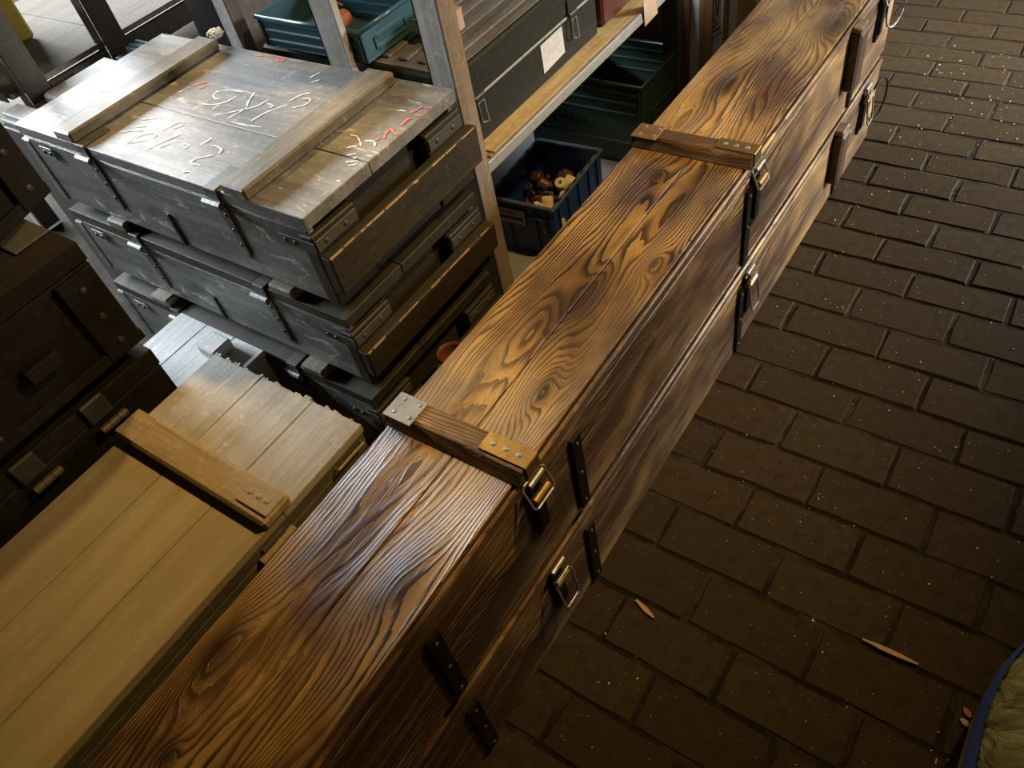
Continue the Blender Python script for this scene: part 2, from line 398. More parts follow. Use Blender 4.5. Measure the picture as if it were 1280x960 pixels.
for k in range(len(rows) - 1):
    y0, y1 = rows[k], rows[k + 1]; W = y1 - y0; par = (k - k0) % 2
    x = (-0.43 if par == 0 else -0.295) - 0.25 * 8
    while x < 2.4:
        cx, cy = x + 0.125, (y0 + y1) / 2
        # bricks the photograph shows become objects, the surrounding ones one joined part
        xr = 0.50 - 0.24 * (cy - 0.5)
        inview = (cx > -0.64 and cx < xr + 0.02 and cy > 0.12 and cy < 3.75)
        if inview:
            key = (round(W, 3), random.randrange(4))
            if key not in bmeshes: bmeshes[key] = brick_mesh(len(bmeshes), 0.25, W)
            o = bpy.data.objects.new('brick', bmeshes[key]); COL.objects.link(o); o.parent = floor
            o.location = (cx + random.uniform(-.002, .002), cy, random.uniform(-.0025, .0015))
            o.rotation_euler = (random.uniform(-.006, .006), random.uniform(-.006, .006), random.uniform(-.006, .006))
            nb += 1
        elif cx > -0.9:
            z = random.uniform(-.0025, .001)
            add_box(outer, (cx - .1215, cy - W / 2 + .0035, -.03), (cx + .1215, cy + W / 2 - .0035, z), 0.003)
        x += 0.25
print('bricks', nb)
ob = build('brick', outer, M_brick, floor); ob['kind'] = 'stuff'
slab = box('floor', (-1.66, 1.15, -0.02), (-0.92, 2.6, -0.001), M_conc, None, 0.003); slab.name = 'floor_slab'; slab['kind'] = 'structure'

wl = bmesh.new()
for q0, q1 in (((-8.2, -3, 0), (-8.0, -1.8, 3.9)), ((-8.2, 2.9, 0), (-8.0, 6, 3.9)), ((-8.2, -1.8, 0), (-8.0, 2.9, 2.05)), ((-8.2, -1.8, 3.45), (-8.0, 2.9, 3.9))):
    add_box(wl, q0, q1, 0)
o = build('wall_left', wl, M_wall); o['kind'] = 'structure'
o = box('wall_back', (-8.2, 6.0, 0), (3.5, 6.2, 3.9), M_wall, None, 0); o['kind'] = 'structure'
wf = bmesh.new()
for q0, q1 in (((-8.14, -1.8, 2.05), (-8.06, -1.75, 3.45)), ((-8.14, 2.85, 2.05), (-8.06, 2.9, 3.45)), ((-8.14, -1.75, 2.05), (-8.06, 2.85, 2.1)), ((-8.14, -1.75, 3.4), (-8.06, 2.85, 3.45)), ((-8.13, .53, 2.1), (-8.07, .57, 3.4))):
    add_box(wf, q0, q1, 0.003)
o = build('window_1', wf, M_post); o['kind'] = 'structure'
gl = NT('window_glass'); gl.set((0.8, 0.9, 1.0), 0.05); gl.b.inputs['Emission Color'].default_value = (0.75, 0.87, 1, 1); gl.b.inputs['Emission Strength'].default_value = 1.5
box('pane', (-8.105, -1.75, 2.1), (-8.095, 2.85, 3.4), gl.m, o, 0)

# ------------------------------------------------------------------ long scorched chests
CX, CY, HW = -0.646, 0.96, 0.139
Y0, Y1 = -1.54, 1.54
def long_chest(loc, label, top, first):
    r = thing('long_wooden_chest', loc, label, 'chest', None)
    z0, z1 = 0.0, 0.284
    # lid planks
    pl = [(-HW, 0.0055, M_char), (0.008, HW - 0.011, M_char)]
    for (a, b, mm) in pl:
        bm = bmesh.new(); add_box(bm, (a, Y0, z1 - .022), (b, Y1, z1), 0.0012)
        build('lid_plank', bm, mm, r)
    # side boards: front board with a proud rounded upper edge, and a rebate under the lid
    for s, nm in ((1, 'front_board'), (-1, 'rear_board')):
        bm = bmesh.new()
        xo = s * HW
        if s > 0:
            add_box(bm, (xo - .009, Y0, z1 - .03), (xo, Y1, z1 - .004), 0.0032)
            add_box(bm, (xo - .018, Y0, z0 + .006), (xo - .002, Y1, z1 - .031), 0.004)
        else:
            add_box(bm, (xo, Y0, z0 + .006), (xo + .016, Y1, z1 - .023), 0.003)
        build(nm, bm, M_side, r)
    bm = bmesh.new(); add_box(bm, (-HW + .017, Y0, z0), (HW - .019, Y1, z0 + .018), 0.002); build('bottom_board', bm, M_side, r)
    for yy in (Y0, Y1):
        s = 1 if yy > 0 else -1
        bm = bmesh.new(); add_box(bm, (-HW + .017, yy - s * .02, z0 + .019), (HW - .019, yy - s * .001, z1 - .023), 0.002); build('end_board', bm, M_side, r)
    # iron straps on the front
    for y in (0.222 - CY, 0.637 - CY, 1.402 - CY, 2.150 - CY):
        bm = bmesh.new()
        add_box(bm, (HW - .003, y - .015, 0.012), (HW + .006, y + .015, z1 - .055), 0.0015)
        s_ = build('strap', bm, M_black, r)
        for zz in (0.03, 0.12, z1 - .075): stud('rivet', (HW + .006, y, zz), (1, 0, 0), .0045, None, M_strap, s_)
    # latches
    for y in (0.508 - CY, 1.430 - CY, 2.335 - CY):
        bm = bmesh.new()
        zt = z1 - .012
        add_box(bm, (HW - .001, y - .017, 0.115), (HW + .007, y + .017, zt - .018), 0.002)
        add_box(bm, (HW + .007, y - .013, 0.135), (HW + .013, y + .013, zt - .05), 0.002)
        L_ = build('latch', bm, M_black, r)
        bm = bmesh.new(); add_cyl(bm, (HW + .017, y - .021, zt - .035), (HW + .017, y + .021, zt - .035), .0085, 14)
        build('roller', bm, M_brass, L_, smooth=False)
        bm = bmesh.new(); x_ = HW + .020
        if top:
            P = [(HW + .004, y - .03, zt + .006), (HW + .004, y + .03, zt + .006), (x_ + .004, y + .03, zt - .045), (x_ + .004, y - .03, zt - .045)]
        else:
            P = [(x_, y - .026, zt - .02), (x_, y + .026, zt - .02), (x_ + .012, y + .024, zt - .115), (x_ + .012, y - .024, zt - .115)]
        Q = []
        for i in range(4):
            a = Vector(P[i]); b = Vector(P[(i + 1) % 4]); Q += [a.lerp(b, .12), a.lerp(b, .88)]
        add_tube(bm, Q, .0026, closed=True)
        build('bail', bm, M_hinge, L_)
        bm = bmesh.new(); add_cyl(bm, (HW + .008, y - .015, zt - .004), (HW + .008, y + .025, zt - .004), .0055, 10)
        build('pin', bm, M_hinge, L_)
    # handle blocks with cord grips near the far end
    for y in (2.09 - CY, ):
        bm = bmesh.new()
        add_box(bm, (HW - .002, y - .030, z0 + .10), (HW + .030, y + .030, z1 - .022), 0.006)
        hb = build('handle_block', bm, M_handle, r)
        bm = bmesh.new(); add_box(bm, (HW - .002, y - .028, z1 - .021), (HW + .026, y + .028, z1 - .005), 0.004)
        build('block_cap', bm, M_cleatwood, hb)
    # forged ring at the far end
    bm = bmesh.new(); yc = 2.40 - CY
    ring = [(HW + .028 + .012 * math.sin(t), yc + .05 * math.sin(t), z1 - .085 + .07 * math.cos(t)) for t in [2 * math.pi * i / 20 for i in range(20)]]
    add_tube(bm, ring, .0035, closed=True)
    build('ring', bm, M_steel if top else M_black, r)
    if top:
        for i, y in enumerate((0.507 - CY, 1.417 - CY, 2.32 - CY)):
            bm = bmesh.new()
            vs = [(-HW - .003, y - .031, z1), (HW + .004, y - .031, z1), (HW + .004, y + .029, z1), (-HW - .003, y + .029, z1)]
            b_ = [bm.verts.new(v) for v in vs]
            t_ = [bm.verts.new(v) for v in ((-HW - .001, y - .014, z1 + .024), (HW + .003, y - .016, z1 + .026), (HW + .003, y + .027, z1 + .026), (-HW - .001, y + .027, z1 + .024))]
            bm.faces.new(t_); bm.faces.new(b_[::-1])
            for k in range(4): bm.faces.new((b_[k], b_[(k + 1) % 4], t_[(k + 1) % 4], t_[k]))
            bmesh.ops.bevel(bm, geom=bm.edges[:], offset=.002, segments=1, affect='EDGES')
            # grain of the batten runs along x: swap axes in object space
            bt = build('batten', bm, None, r); bt.data.materials.append(M_batten)
            bm = bmesh.new()
            add_box(bm, (-HW - .0035, y - .030 + .003, z1 + .0245), (-HW + .056, y + .029, z1 + .0275), .0008)
            add_box(bm, (-HW - .006, y - .026, z1 + .001), (-HW - .0032, y + .029, z1 + .0273), .0006)
            pl1 = build('end_plate', bm, M_steel if i == 0 else M_rustplate, bt, label='bright zinc end plate' if i == 0 else None)
            for (dx, dy) in ((.012, .018), (.046, .018), (.012, -.012), (.046, -.012)): stud('screw', (-HW + dx, y + dy, z1 + .0275), (0, 0, 1), .0045, .0015, M_hinge, bt)
            bm = bmesh.new()
            add_box(bm, (HW - .088, y - .010, z1 + .0262), (HW + .006, y + .0275, z1 + .0292), .0008)
            add_box(bm, (HW + .0035, y - .010, z1 - .004), (HW + .0065, y + .0275, z1 + .0285), .0008)
            pl2 = build('end_plate', bm, M_brass, bt, label='dull brass end plate')
            for dx in (.068, .043, .018): stud('screw', (HW - dx, y + .009, z1 + .0292), (0, 0, 1), .0055, .0018, M_steel, bt)
    return r
M_batten = charred('scorched_batten', [], burn=0.35, seed=5.0, fine=150, amp=7)
# batten grain along x: rebuild coordinates through a rotated mapping
for nd in list(M_batten.node_tree.nodes):
    if nd.type == 'TEX_COORD':
        mp = M_batten.node_tree.nodes.new('ShaderNodeMapping'); mp.inputs['Rotation'].default_value = (0, 0, math.pi / 2)
        for l in list(nd.outputs['Object'].links):
            to = l.to_socket; M_batten.node_tree.links.remove(l); M_batten.node_tree.links.new(mp.outputs[0], to)
        M_batten.node_tree.links.new(nd.outputs['Object'], mp.inputs[0])
low = long_chest((CX, CY, 0.001), 'lower of the two long scorched pine chests, standing on the brick floor', False, True)
up = long_chest((CX, CY, 0.301), 'upper long scorched pine chest with swirling grain lid and metal plated battens', True, True)
# thin skids so that the upper chest rests on the lower
for y in (-1.2, -0.4, 0.4, 1.2):
    bm = bmesh.new(); add_box(bm, (-HW + .02, y - .03, -.0155), (HW - .02, y + .03, 0.0), .001); build('skid', bm, M_side, up)

# ------------------------------------------------------------------ grey-green stacked crates
def green_crate(name, x0, x1, y0, y1, z0, h, label, lidmat, frontmat, scribble=False, group=None):
    r = thing(name, (x0, y0, z0), label, 'crate', group)
    W, D = x1 - x0, y1 - y0
    lt = 0.034; seam = h - lt
    # body
    e = 0.012
    bm = bmesh.new()
    add_box(bm, (e, 0.003, 0.0), (W - e, 0.022, seam - .003), .002)
    build('front_panel', bm, frontmat, r)
    bm = bmesh.new(); add_box(bm, (e, D - .022, 0), (W - e, D - .003, seam - .003), .002); build('rear_panel', bm, frontmat, r)
    for xa, xb in ((e + .001, e + .018), (W - .05, W - .034)):
        bm = bmesh.new(); add_box(bm, (xa, .023, 0.004), (xb, D - .023, seam - .003), .002); build('end_panel', bm, M_endshade, r)
    bm = bmesh.new(); add_box(bm, (e + .02, .023, 0.004), (W - .052, D - .023, .02), .001); build('bottom_panel', bm, frontmat, r)
    # lid: three planks along x in a frame edge
    cuts = [0, D * .40, D]
    for i in range(2):
        bm = bmesh.new(); add_box(bm, (0, cuts[i] + (.0008 if i else 0), seam + .004), (W, cuts[i + 1] - (.0008 if i < 1 else 0), h), .0015, .0006)
        build('lid_plank', bm, lidmat, r)
    bm = bmesh.new(); add_box(bm, (.004, .002, seam - .002), (W - .004, .012, seam + .003), .001); build('lid_rim', bm, M_hinge, r, label='worn bright metal rim')
    # battens across the lid
    xa = 0.245 * (W / 1.05); xb = 0.862 * (W / 1.05)
    for c in (xa, xb):
        bm = bmesh.new()
        add_box(bm, (c - .036, -.004, h + .0005), (c + .040, D - .02, h + .0285), .005, .0012)
        build('lid_batten', bm, M_cleatg, r)
    # hinge straps
    for c in (xa + .072, xb - .068):
        bm = bmesh.new()
        add_box(bm, (c - .033, -.003, h + .0005), (c + .004, .075, h + .004), .0008)
        add_box(bm, (c - .033, -.005, seam + .004), (c + .004, -.001, h + .003), .0008)
        hg = build('hinge', bm, M_strap, r)
        bm = bmesh.new(); add_cyl(bm, (c - .050, -.008, seam), (c - .0215, -.008, seam), .0085, 12); add_cyl(bm, (c - .0205, -.008, seam), (c + .006, -.008, seam), .0085, 12)
        build('hinge_barrel', bm, M_hinge, hg)
        bm = bmesh.new()
        vs = [(c - .03, -.0015, seam - .004), (c + .006, -.0015, seam - .004), (c + .004, -.0015, seam - .14), (c - .006, -.0015, seam - .15)]
        A = [bm.verts.new(v) for v in vs]; B = [bm.verts.new((v[0], .0035, v[2])) for v in vs]
        bm.faces.new(A); bm.faces.new(B[::-1])
        for k in range(4): bm.faces.new((A[k], A[(k + 1) % 4], B[(k + 1) % 4], B[k]))
        build('hinge_leaf', bm, M_strap, hg)
        for zz in (seam - .03, seam - .07, seam - .11): stud('bolt', (c - .008, -.0015, zz), (0, -1, 0), .005, None, M_strap, hg)
    # dark stay in the middle of the front
    c = W * .5
    bm = bmesh.new(); add_box(bm, (c - .006, -.002, .002), (c + .006, .003, seam - .10), .001); build('stay', bm, M_black, r)
    # corner posts and handle rails at both ends
    for side in (0, 1):
        X = W - .034
        if side == 0:
            for (ya, yb) in ((.0, .11), (D - .11, D)):
                bm = bmesh.new(); add_box(bm, (-.024, ya, 0.0), (e - .0005, yb, seam - .012), .003, .001)
                build('corner_post', bm, frontmat, r)
            continue
        for (ya, yb) in ((-.002, .125), (D - .125, D + .002)):
            bm = bmesh.new(); add_box(bm, (X, ya, 0.0), (X + .036, yb, seam - .012), .003, .001)
            cp = build('corner_post', bm, M_endshade, r)
            bm = bmesh.new()
            add_box(bm, (X + .0362, ya + .004, seam - .05), (X + .0385, yb - .004, seam - .024), .0006)
            if ya < .01: add_box(bm, (X - .06, -.0045, seam - .05), (X + .0385, -.0022, seam - .024), .0006)
            cb = build('corner_bracket', bm, M_strap, cp)
            for q in (.25, .7): stud('bolt', (X + .0385, ya + (yb - ya) * q, seam - .037), (1, 0, 0), .006, None, M_strap, cp)
            if ya < .01:
                for q in (-.045, -.018): stud('bolt', (X + q, -.0045, seam - .037), (0, -1, 0), .006, None, M_strap, cp)
        bm = bmesh.new(); add_box(bm, (X + .0388, -.004, .045), (X + .066, D + .012, seam - .055), .004, .002)
        hr = build('handle_rail', bm, M_railtop, r)
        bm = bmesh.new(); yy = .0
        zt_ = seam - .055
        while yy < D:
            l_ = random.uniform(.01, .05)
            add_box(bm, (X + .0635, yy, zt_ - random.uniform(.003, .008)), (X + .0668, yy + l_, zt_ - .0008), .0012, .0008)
            yy += l_ + random.choice((0, .004, .02, .05))  # bright slivers stand in for the highlight along the chipped rail edge
        tag(build('bare_highlight_edge', bm, M_splinter, hr, label='chipped raw wood edge with its golden highlight painted in'), kind='stuff')
        bm = bmesh.new(); add_box(bm, (X + .004, .126, .0), (X + .03, D - .126, .03), .003); build('foot_rail', bm, M_endshade, r)
    # scuffed left corner irons
    bm = bmesh.new()
    add_box(bm, (.07, -.0042, seam - .045), (.125, -.0012, seam - .012), .0006)
    bk = build('corner_bracket', bm, M_hinge, r)
    for q in (.084, .112): stud('bolt', (q, -.0042, seam - .028), (0, -1, 0), .006, None, M_black, bk)
    return r
g1 = green_crate('ammunition_crate', -2.150, -1.102, 0.690, 1.178, 0.562, 0.229, 'grey-green wooden crate on top of its stack of three, chalk scribbles on the lid', M_green, M_greenfront)
g2 = green_crate('ammunition_crate', -2.165, -1.100, 0.681, 1.165, 0.318, 0.213, 'grey-green wooden crate in the middle of the stack of three', M_endshade, M_greenfront)  # dark lid material paints the shade below the crate above
g3 = green_crate('ammunition_crate', -2.150, -1.100, 0.657, 1.150, 0.062, 0.227, 'grey-green wooden crate at the bottom of the stack of three, behind the beige chest', M_endshade, M_greenfront)  # lid painted in the shade tone here too
for x in (0.12, 0.52, 0.92):
    bm = bmesh.new(); add_box(bm, (x - .04, .02, -.061), (x + .04, .47, 0.0), .003); build('skid', bm, M_endshade, g3)

WHITE = [[(-1.687,0.971),(-1.692,0.988),(-1.661,1.003),(-1.615,1.008)],[(-1.687,0.971),(-1.665,0.959),(-1.654,0.965)],[(-1.685,0.931),(-1.646,0.938),(-1.622,0.958),(-1.617,0.989)],[(-1.608,0.902),(-1.575,0.925),(-1.55,0.948),(-1.526,0.966),(-1.519,1.001)],[(-1.583,1.017),(-1.567,0.979),(-1.55,0.959)],[(-1.557,0.904),(-1.55,0.933),(-1.548,0.957)],[(-1.539,0.898),(-1.495,0.897),(-1.442,0.905)],[(-1.489,0.914),(-1.482,0.955),(-1.452,1.0)],[(-1.512,0.988),(-1.485,0.986),(-1.486,0.974)],[(-1.46,1.011),(-1.454,1.042),(-1.434,1.059)],[(-1.43,0.992),(-1.408,1.01),(-1.406,1.032),(-1.42,1.039),(-1.433,1.031)],[(-1.731,0.738),(-1.734,0.764),(-1.72,0.785),(-1.691,0.797),(-1.678,0.783),(-1.697,0.763),(-1.725,0.743)],[(-1.655,0.738),(-1.647,0.77),(-1.621,0.819)],[(-1.631,0.753),(-1.62,0.776),(-1.605,0.794)],[(-1.687,0.814),(-1.679,0.833),(-1.678,0.851),(-1.647,0.858)],[(-1.795,0.767),(-1.763,0.785),(-1.737,0.794)],[(-1.665,0.826),(-1.655,0.838),(-1.652,0.849)],[(-1.508,0.808),(-1.49,0.811),(-1.463,0.804),(-1.461,0.792)],[(-1.468,0.782),(-1.496,0.761),(-1.502,0.744),(-1.491,0.739),(-1.465,0.742)],[(-1.534,0.8),(-1.528,0.83)],[(-1.79,0.826),(-1.775,0.831),(-1.739,0.852)],[(-1.797,0.949),(-1.785,0.985)],[(-1.766,0.921),(-1.759,0.938)],[(-1.776,0.795),(-1.743,0.812)],[(-1.584,0.788),(-1.558,0.79),(-1.563,0.776)],[(-1.471,1.095),(-1.455,1.113)],[(-1.49,1.112),(-1.481,1.141)],[(-1.488,0.709),(-1.472,0.716)],[(-1.633,0.922),(-1.63,0.944)],[(-1.161,0.944),(-1.147,0.949),(-1.133,0.945),(-1.127,0.934)],[(-1.209,0.95),(-1.191,0.952),(-1.169,0.937),(-1.156,0.924)],[(-1.182,0.907),(-1.174,0.918),(-1.165,0.923)],[(-1.149,0.868),(-1.139,0.873),(-1.123,0.879)],[(-1.134,0.86),(-1.124,0.866),(-1.121,0.873)],[(-1.169,1.06),(-1.162,1.066),(-1.148,1.066)],[(-1.162,0.888),(-1.147,0.9)],[(-1.121,0.809),(-1.114,0.813)],[(-1.143,0.884),(-1.135,0.889)]]
RED = [[(-1.125,0.963),(-1.137,0.983),(-1.137,1.001),(-1.12,0.989),(-1.105,0.985)],[(-1.139,0.952),(-1.138,0.965)],[(-1.122,1.017),(-1.125,1.037),(-1.121,1.047)],[(-1.135,1.063),(-1.129,1.081),(-1.124,1.095)],[(-1.117,1.09),(-1.105,1.095)],[(-1.112,1.059),(-1.104,1.066)],[(-1.742,1.163),(-1.716,1.158),(-1.705,1.169),(-1.678,1.165)],[(-1.658,1.162),(-1.644,1.17),(-1.625,1.167),(-1.635,1.153),(-1.655,1.159)],[(-1.785,0.985),(-1.771,1.004),(-1.756,1.016)],[(-1.754,0.979),(-1.744,1.001)]]
def ribbons(lines, wid, z, ox, oy, rnd):
    bm = bmesh.new()
    for ln in lines:
        pts = []
        for i in range(len(ln) - 1):
            for t in (0, .25, .5, .75): pts.append(Vector(ln[i]).lerp(Vector(ln[i + 1]), t))
        pts.append(Vector(ln[-1]))
        for _ in range(2):
            pts = [pts[0]] + [(pts[i - 1] + pts[i] * 2 + pts[i + 1]) / 4 for i in range(1, len(pts) - 1)] + [pts[-1]]
        prev = None
        for i, p in enumerate(pts):
            a = pts[max(i - 1, 0)]; b = pts[min(i + 1, len(pts) - 1)]; t = (b - a).normalized(); n = Vector((-t.y, t.x))
            wd = wid * rnd.uniform(.25, 1.0) * (0.5 if i in (0, len(pts) - 1) else 1)
            q = [bm.verts.new((p.x + n.x * wd - ox, p.y + n.y * wd - oy, z)), bm.verts.new((p.x - n.x * wd - ox, p.y - n.y * wd - oy, z))]
            if prev: bm.faces.new((prev[0], prev[1], q[1], q[0]))
            prev = q
    return bm
rr_ = random.Random(3)
tag(build('chalk_scribble', ribbons(WHITE, .0028, .2294 + .0006, -2.150, .690, rr_), M_chalk, g1, label='white chalk scribbles'), kind='stuff')
tag(build('chalk_scribble', ribbons(RED, .0045, .2294 + .0006, -2.150, .690, rr_), M_redchalk, g1, label='faded red chalk marks'), kind='stuff')

# ------------------------------------------------------------------ beige chest
BX0, BX1, BY0, BY1, BZ = -1.462, -0.982, -0.75, 0.545, 0.40
b = thing('beige_chest', (BX0, BY0, 0), 'flat beige painted chest between the dark crates and the scorched chests', 'chest')
W, D = BX1 - BX0, BY1 - BY0
xs = [0, .17, .335, W]
yb = 0.30 - BY0
for i in range(3):
    bm = bmesh.new(); add_box(bm, (xs[i] + (.001 if i else 0), 0, BZ - .022), (xs[i + 1] - (.001 if i < 2 else 0), yb, BZ), .0018)
    build('lid_plank', bm, M_beige, b)
    bm = bmesh.new()
    # worn, ragged far ends of the boards; cold daylight painted into their paler tone
    xa, xb = xs[i] + (.001 if i else 0), xs[i + 1] - (.001 if i < 2 else 0)
    add_box(bm, (xa, yb + .0006, BZ - .022), (xb, D - .006, BZ), .0018)
    n_ = 17
    for k in range(n_):
        u0, u1 = xa + (xb - xa) * k / n_, xa + (xb - xa) * (k + .8) / n_
        add_box(bm, (u0, D - .0065, BZ - .020), (xa + (xb - xa) * (k + .97) / n_, D - .006 + random.uniform(.0, 1.0) ** 2 * .009, BZ - .0008), .001, .0004)
    build('lid_plank', bm, M_beigeend, b, label='worn far end of a lid plank, whitened by painted-in daylight')
for s in (0, 1):
    bm = bmesh.new()
    x_ = W - .02 if s else .0
    add_box(bm, (x_ + .001, 0.002, BZ - .05), (x_ + .0185, D - .01, BZ - .0225), .002)
    build('lid_side', bm, M_beigedark, b)
    bm = bmesh.new(); add_box(bm, (x_ + .001, 0.002, .012), (x_ + .0175, D - .012, BZ - .053), .002)
    build('side_panel', bm, M_beigedark, b)
for yy in (.003, D - .03):
    bm = bmesh.new(); add_box(bm, (.019, yy, .012), (W - .021, yy + .018, BZ - .0225), .002); build('end_panel', bm, M_beigedark, b)
bm = bmesh.new(); add_box(bm, (.019, .022, 0), (W - .021, D - .031, .011), .001); build('bottom_panel', bm, M_beigedark, b)
bm = bmesh.new(); y_ = 0.292 - BY0
add_box(bm, (.006, y_ - .038, BZ + .0006), (W + .006, y_ + .036, BZ + .029), .006, .0015)
bt = build('batten', bm, M_beigecleat, b)
bm = bmesh.new(); add_box(bm, (.004, y_ - .034, BZ + .0295), (.068, y_ + .034, BZ + .0325), .002); build('end_plate', bm, M_beigecleat, bt)
bm = bmesh.new(); add_box(bm, (W - .085, y_ - .024, BZ + .0295), (W + .004, y_ + .028, BZ + .0330), .002); ep = build('end_plate', bm, M_beigecleat, bt)
for dx in (.066, .042, .018): stud('bolt', (W - dx, y_ + .004, BZ + .033), (0, 0, 1), .007, .003, M_beigecleat, bt)
# fittings on the right side
bm = bmesh.new(); add_cyl(bm, (W + .006, .21 - BY0, BZ - .05), (W + .006, .30 - BY0, BZ - .05), .008, 12)
lt_ = build('latch', bm, M_beigecleat, b)
bm = bmesh.new(); add_box(bm, (W - .001, .225 - BY0, BZ - .12), (W + .005, .285 - BY0, BZ - .03), .001); build('latch_plate', bm, M_beigedark, lt_)
bm = bmesh.new(); add_tube(bm, [(W, .44 - BY0, BZ - .035), (W + .012, .44 - BY0, BZ - .03), (W + .012, .52 - BY0, BZ - .03), (W, .52 - BY0, BZ - .035)], .003)
build('staple', bm, M_beigecleat, b)
bm = bmesh.new(); add_box(bm, (W, .33 - BY0, BZ - .11), (W + .02, .42 - BY0, BZ - .075), .003); build('handle_block', bm, M_beigecleat, b)

# ------------------------------------------------------------------ pale low crate behind the beige chest, with a block on it
p = thing('pale_crate', (-1.80, 0.452, 0), 'low pale crate squeezed behind the dark crates', 'crate')
bm = bmesh.new(); add_box(bm, (0, 0, 0.0), (.33, .198, .279), .003); build('body', bm, M_pale, p)
for i in range(3):
    bm = bmesh.new(); add_box(bm, (-.005 + i * .114, -.002, .2795), (-.005 + i * .114 + .1125, .2, .30), .0015); build('lid_plank', bm, M_pale, p)
bm = bmesh.new(); add_box(bm, (-1.612, .565, .3005), (-1.545, .625, .335), .004)
tag(build('wooden_block', bm, M_pale), 'small pale wooden block lying on the low pale crate', 'block')

# ------------------------------------------------------------------ dark crates on the left
def dark_crate(loc, L, Dp, h, label, rz=0, latches=(), battens=(), flat_lid=True):
    """front face is local +X (x=0), length along local -Y.. from 0 back to -L, depth towards -X"""
    r = thing('dark_crate', loc, label, 'crate', None, rz)
    seam = h - .048
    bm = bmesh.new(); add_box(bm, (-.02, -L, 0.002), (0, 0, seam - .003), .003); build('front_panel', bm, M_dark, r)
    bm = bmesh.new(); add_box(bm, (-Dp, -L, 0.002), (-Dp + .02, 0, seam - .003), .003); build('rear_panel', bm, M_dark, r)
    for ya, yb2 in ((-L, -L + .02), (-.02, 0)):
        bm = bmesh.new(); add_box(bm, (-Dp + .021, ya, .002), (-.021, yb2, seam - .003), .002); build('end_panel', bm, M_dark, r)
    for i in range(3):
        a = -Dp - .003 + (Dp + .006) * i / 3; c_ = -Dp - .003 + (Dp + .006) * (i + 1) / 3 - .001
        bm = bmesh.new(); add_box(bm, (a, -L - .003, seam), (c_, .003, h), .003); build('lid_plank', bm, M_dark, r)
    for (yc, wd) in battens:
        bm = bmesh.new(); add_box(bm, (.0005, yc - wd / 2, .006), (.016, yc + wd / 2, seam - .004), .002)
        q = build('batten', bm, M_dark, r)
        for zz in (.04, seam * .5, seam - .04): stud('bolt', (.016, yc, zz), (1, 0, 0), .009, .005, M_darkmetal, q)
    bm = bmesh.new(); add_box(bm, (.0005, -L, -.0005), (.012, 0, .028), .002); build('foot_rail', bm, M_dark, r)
    for yc in latches:
        bm = bmesh.new(); add_box(bm, (.0, yc - .030, seam - .004), (.013, yc + .030, h + .006), .004)
        q = build('latch', bm, M_darkmetal, r)
        bm = bmesh.new()
        for k in (-1, 0, 1): add_cyl(bm, (.020, yc + .012 + k * .0235 - .011, seam - .022), (.020, yc + .012 + k * .0235 + .011, seam - .022), .0095, 12)
        build('roller', bm, M_roller, q)
    return r
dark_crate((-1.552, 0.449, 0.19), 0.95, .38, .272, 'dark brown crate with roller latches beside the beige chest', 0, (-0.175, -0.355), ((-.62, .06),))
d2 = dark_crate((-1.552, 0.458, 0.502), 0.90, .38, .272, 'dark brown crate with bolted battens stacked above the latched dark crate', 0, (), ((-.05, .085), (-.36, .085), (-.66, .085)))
for dx in (.1, .45, .8):
    bm = bmesh.new(); add_box(bm, (-.36, -dx - .03, -.0395), (-.03, -dx + .03, .0015), .002); build('skid', bm, M_dark, d2)
bm = bmesh.new(); add_box(bm, (-.24, -.085, .2725), (-.085, .0, .2775), .002)  # added sheet imitates a patch of daylight on the dark lid
build('lid_light_patch', bm, M_strap, d2, label='pale sheet painting a patch of daylight on the lid')
bm = bmesh.new(); add_box(bm, (.001, -.245, .09), (.03, -.17, .125), .003); build('handle_block', bm, M_dark, d2)
bm = bmesh.new(); add_box(bm, (.001, -.49, .10), (.02, -.42, .17), .003); build('handle_block', bm, M_dark, d2)
# stand under the lower dark crate
bm = bmesh.new()
add_box(bm, (-1.93, -.5, 0), (-1.57, .43, .05), .004); 
pt = thing('pallet', (0, 0, 0), 'low wooden stand hidden beneath the lower dark crate', 'pallet')
build('base', bm, M_dark, pt)
for y in (-.4, 0, .38):
    bm = bmesh.new(); add_box(bm, (-1.92, y - .05, .0505), (-1.58, y + .05, .1895), .003); build('bearer', bm, M_dark, pt)
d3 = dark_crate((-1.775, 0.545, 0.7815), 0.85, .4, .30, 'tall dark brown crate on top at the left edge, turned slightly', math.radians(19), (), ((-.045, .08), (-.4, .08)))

# ------------------------------------------------------------------ steel rack with the wooden shelf
rk = thing('steel_shelf_rack', (-1.15, 1.2, 0), 'grey steel shelf rack with plywood shelf behind the green crates', 'rack')
def L_post(parent, x, y, z1, w1, w2, m1, m2, t=.004):
    """angle post: web facing -Y (width w1 along -X from x) and web facing +X (depth w2 along +Y)"""
    bm = bmesh.new(); add_box(bm, (x - w1, y, .001), (x, y + t, z1), .001)
    add_box(bm, (x - w1, y, .001), (x - w1 + .006, y + .02, z1), .001)
    o = build('post', bm, m1, parent)
    bm = bmesh.new(); add_box(bm, (x, y, .001), (x + t, y + w2, z1), .001)
    add_box(bm, (x - .012, y + w2 - .006, .001), (x, y + w2, z1), .001)
    build('flange', bm, m2, o)
    return o
L_post(rk, 0.018, 0.015, 2.2, .068, .055, M_post, M_postbrown)
L_post(rk, -0.330, 0.035, 2.2, .075, .02, M_post, M_post)
L_post(rk, -0.730, 0.03, 2.2, .052, .04, M_post, M_rackdark)
L_post(rk, 0.018, 1.13, 2.2, .05, .05, M_rackdark, M_rackdark)
L_post(rk, -0.730, 1.13, 2.2, .05, .05, M_rackdark, M_rackdark)
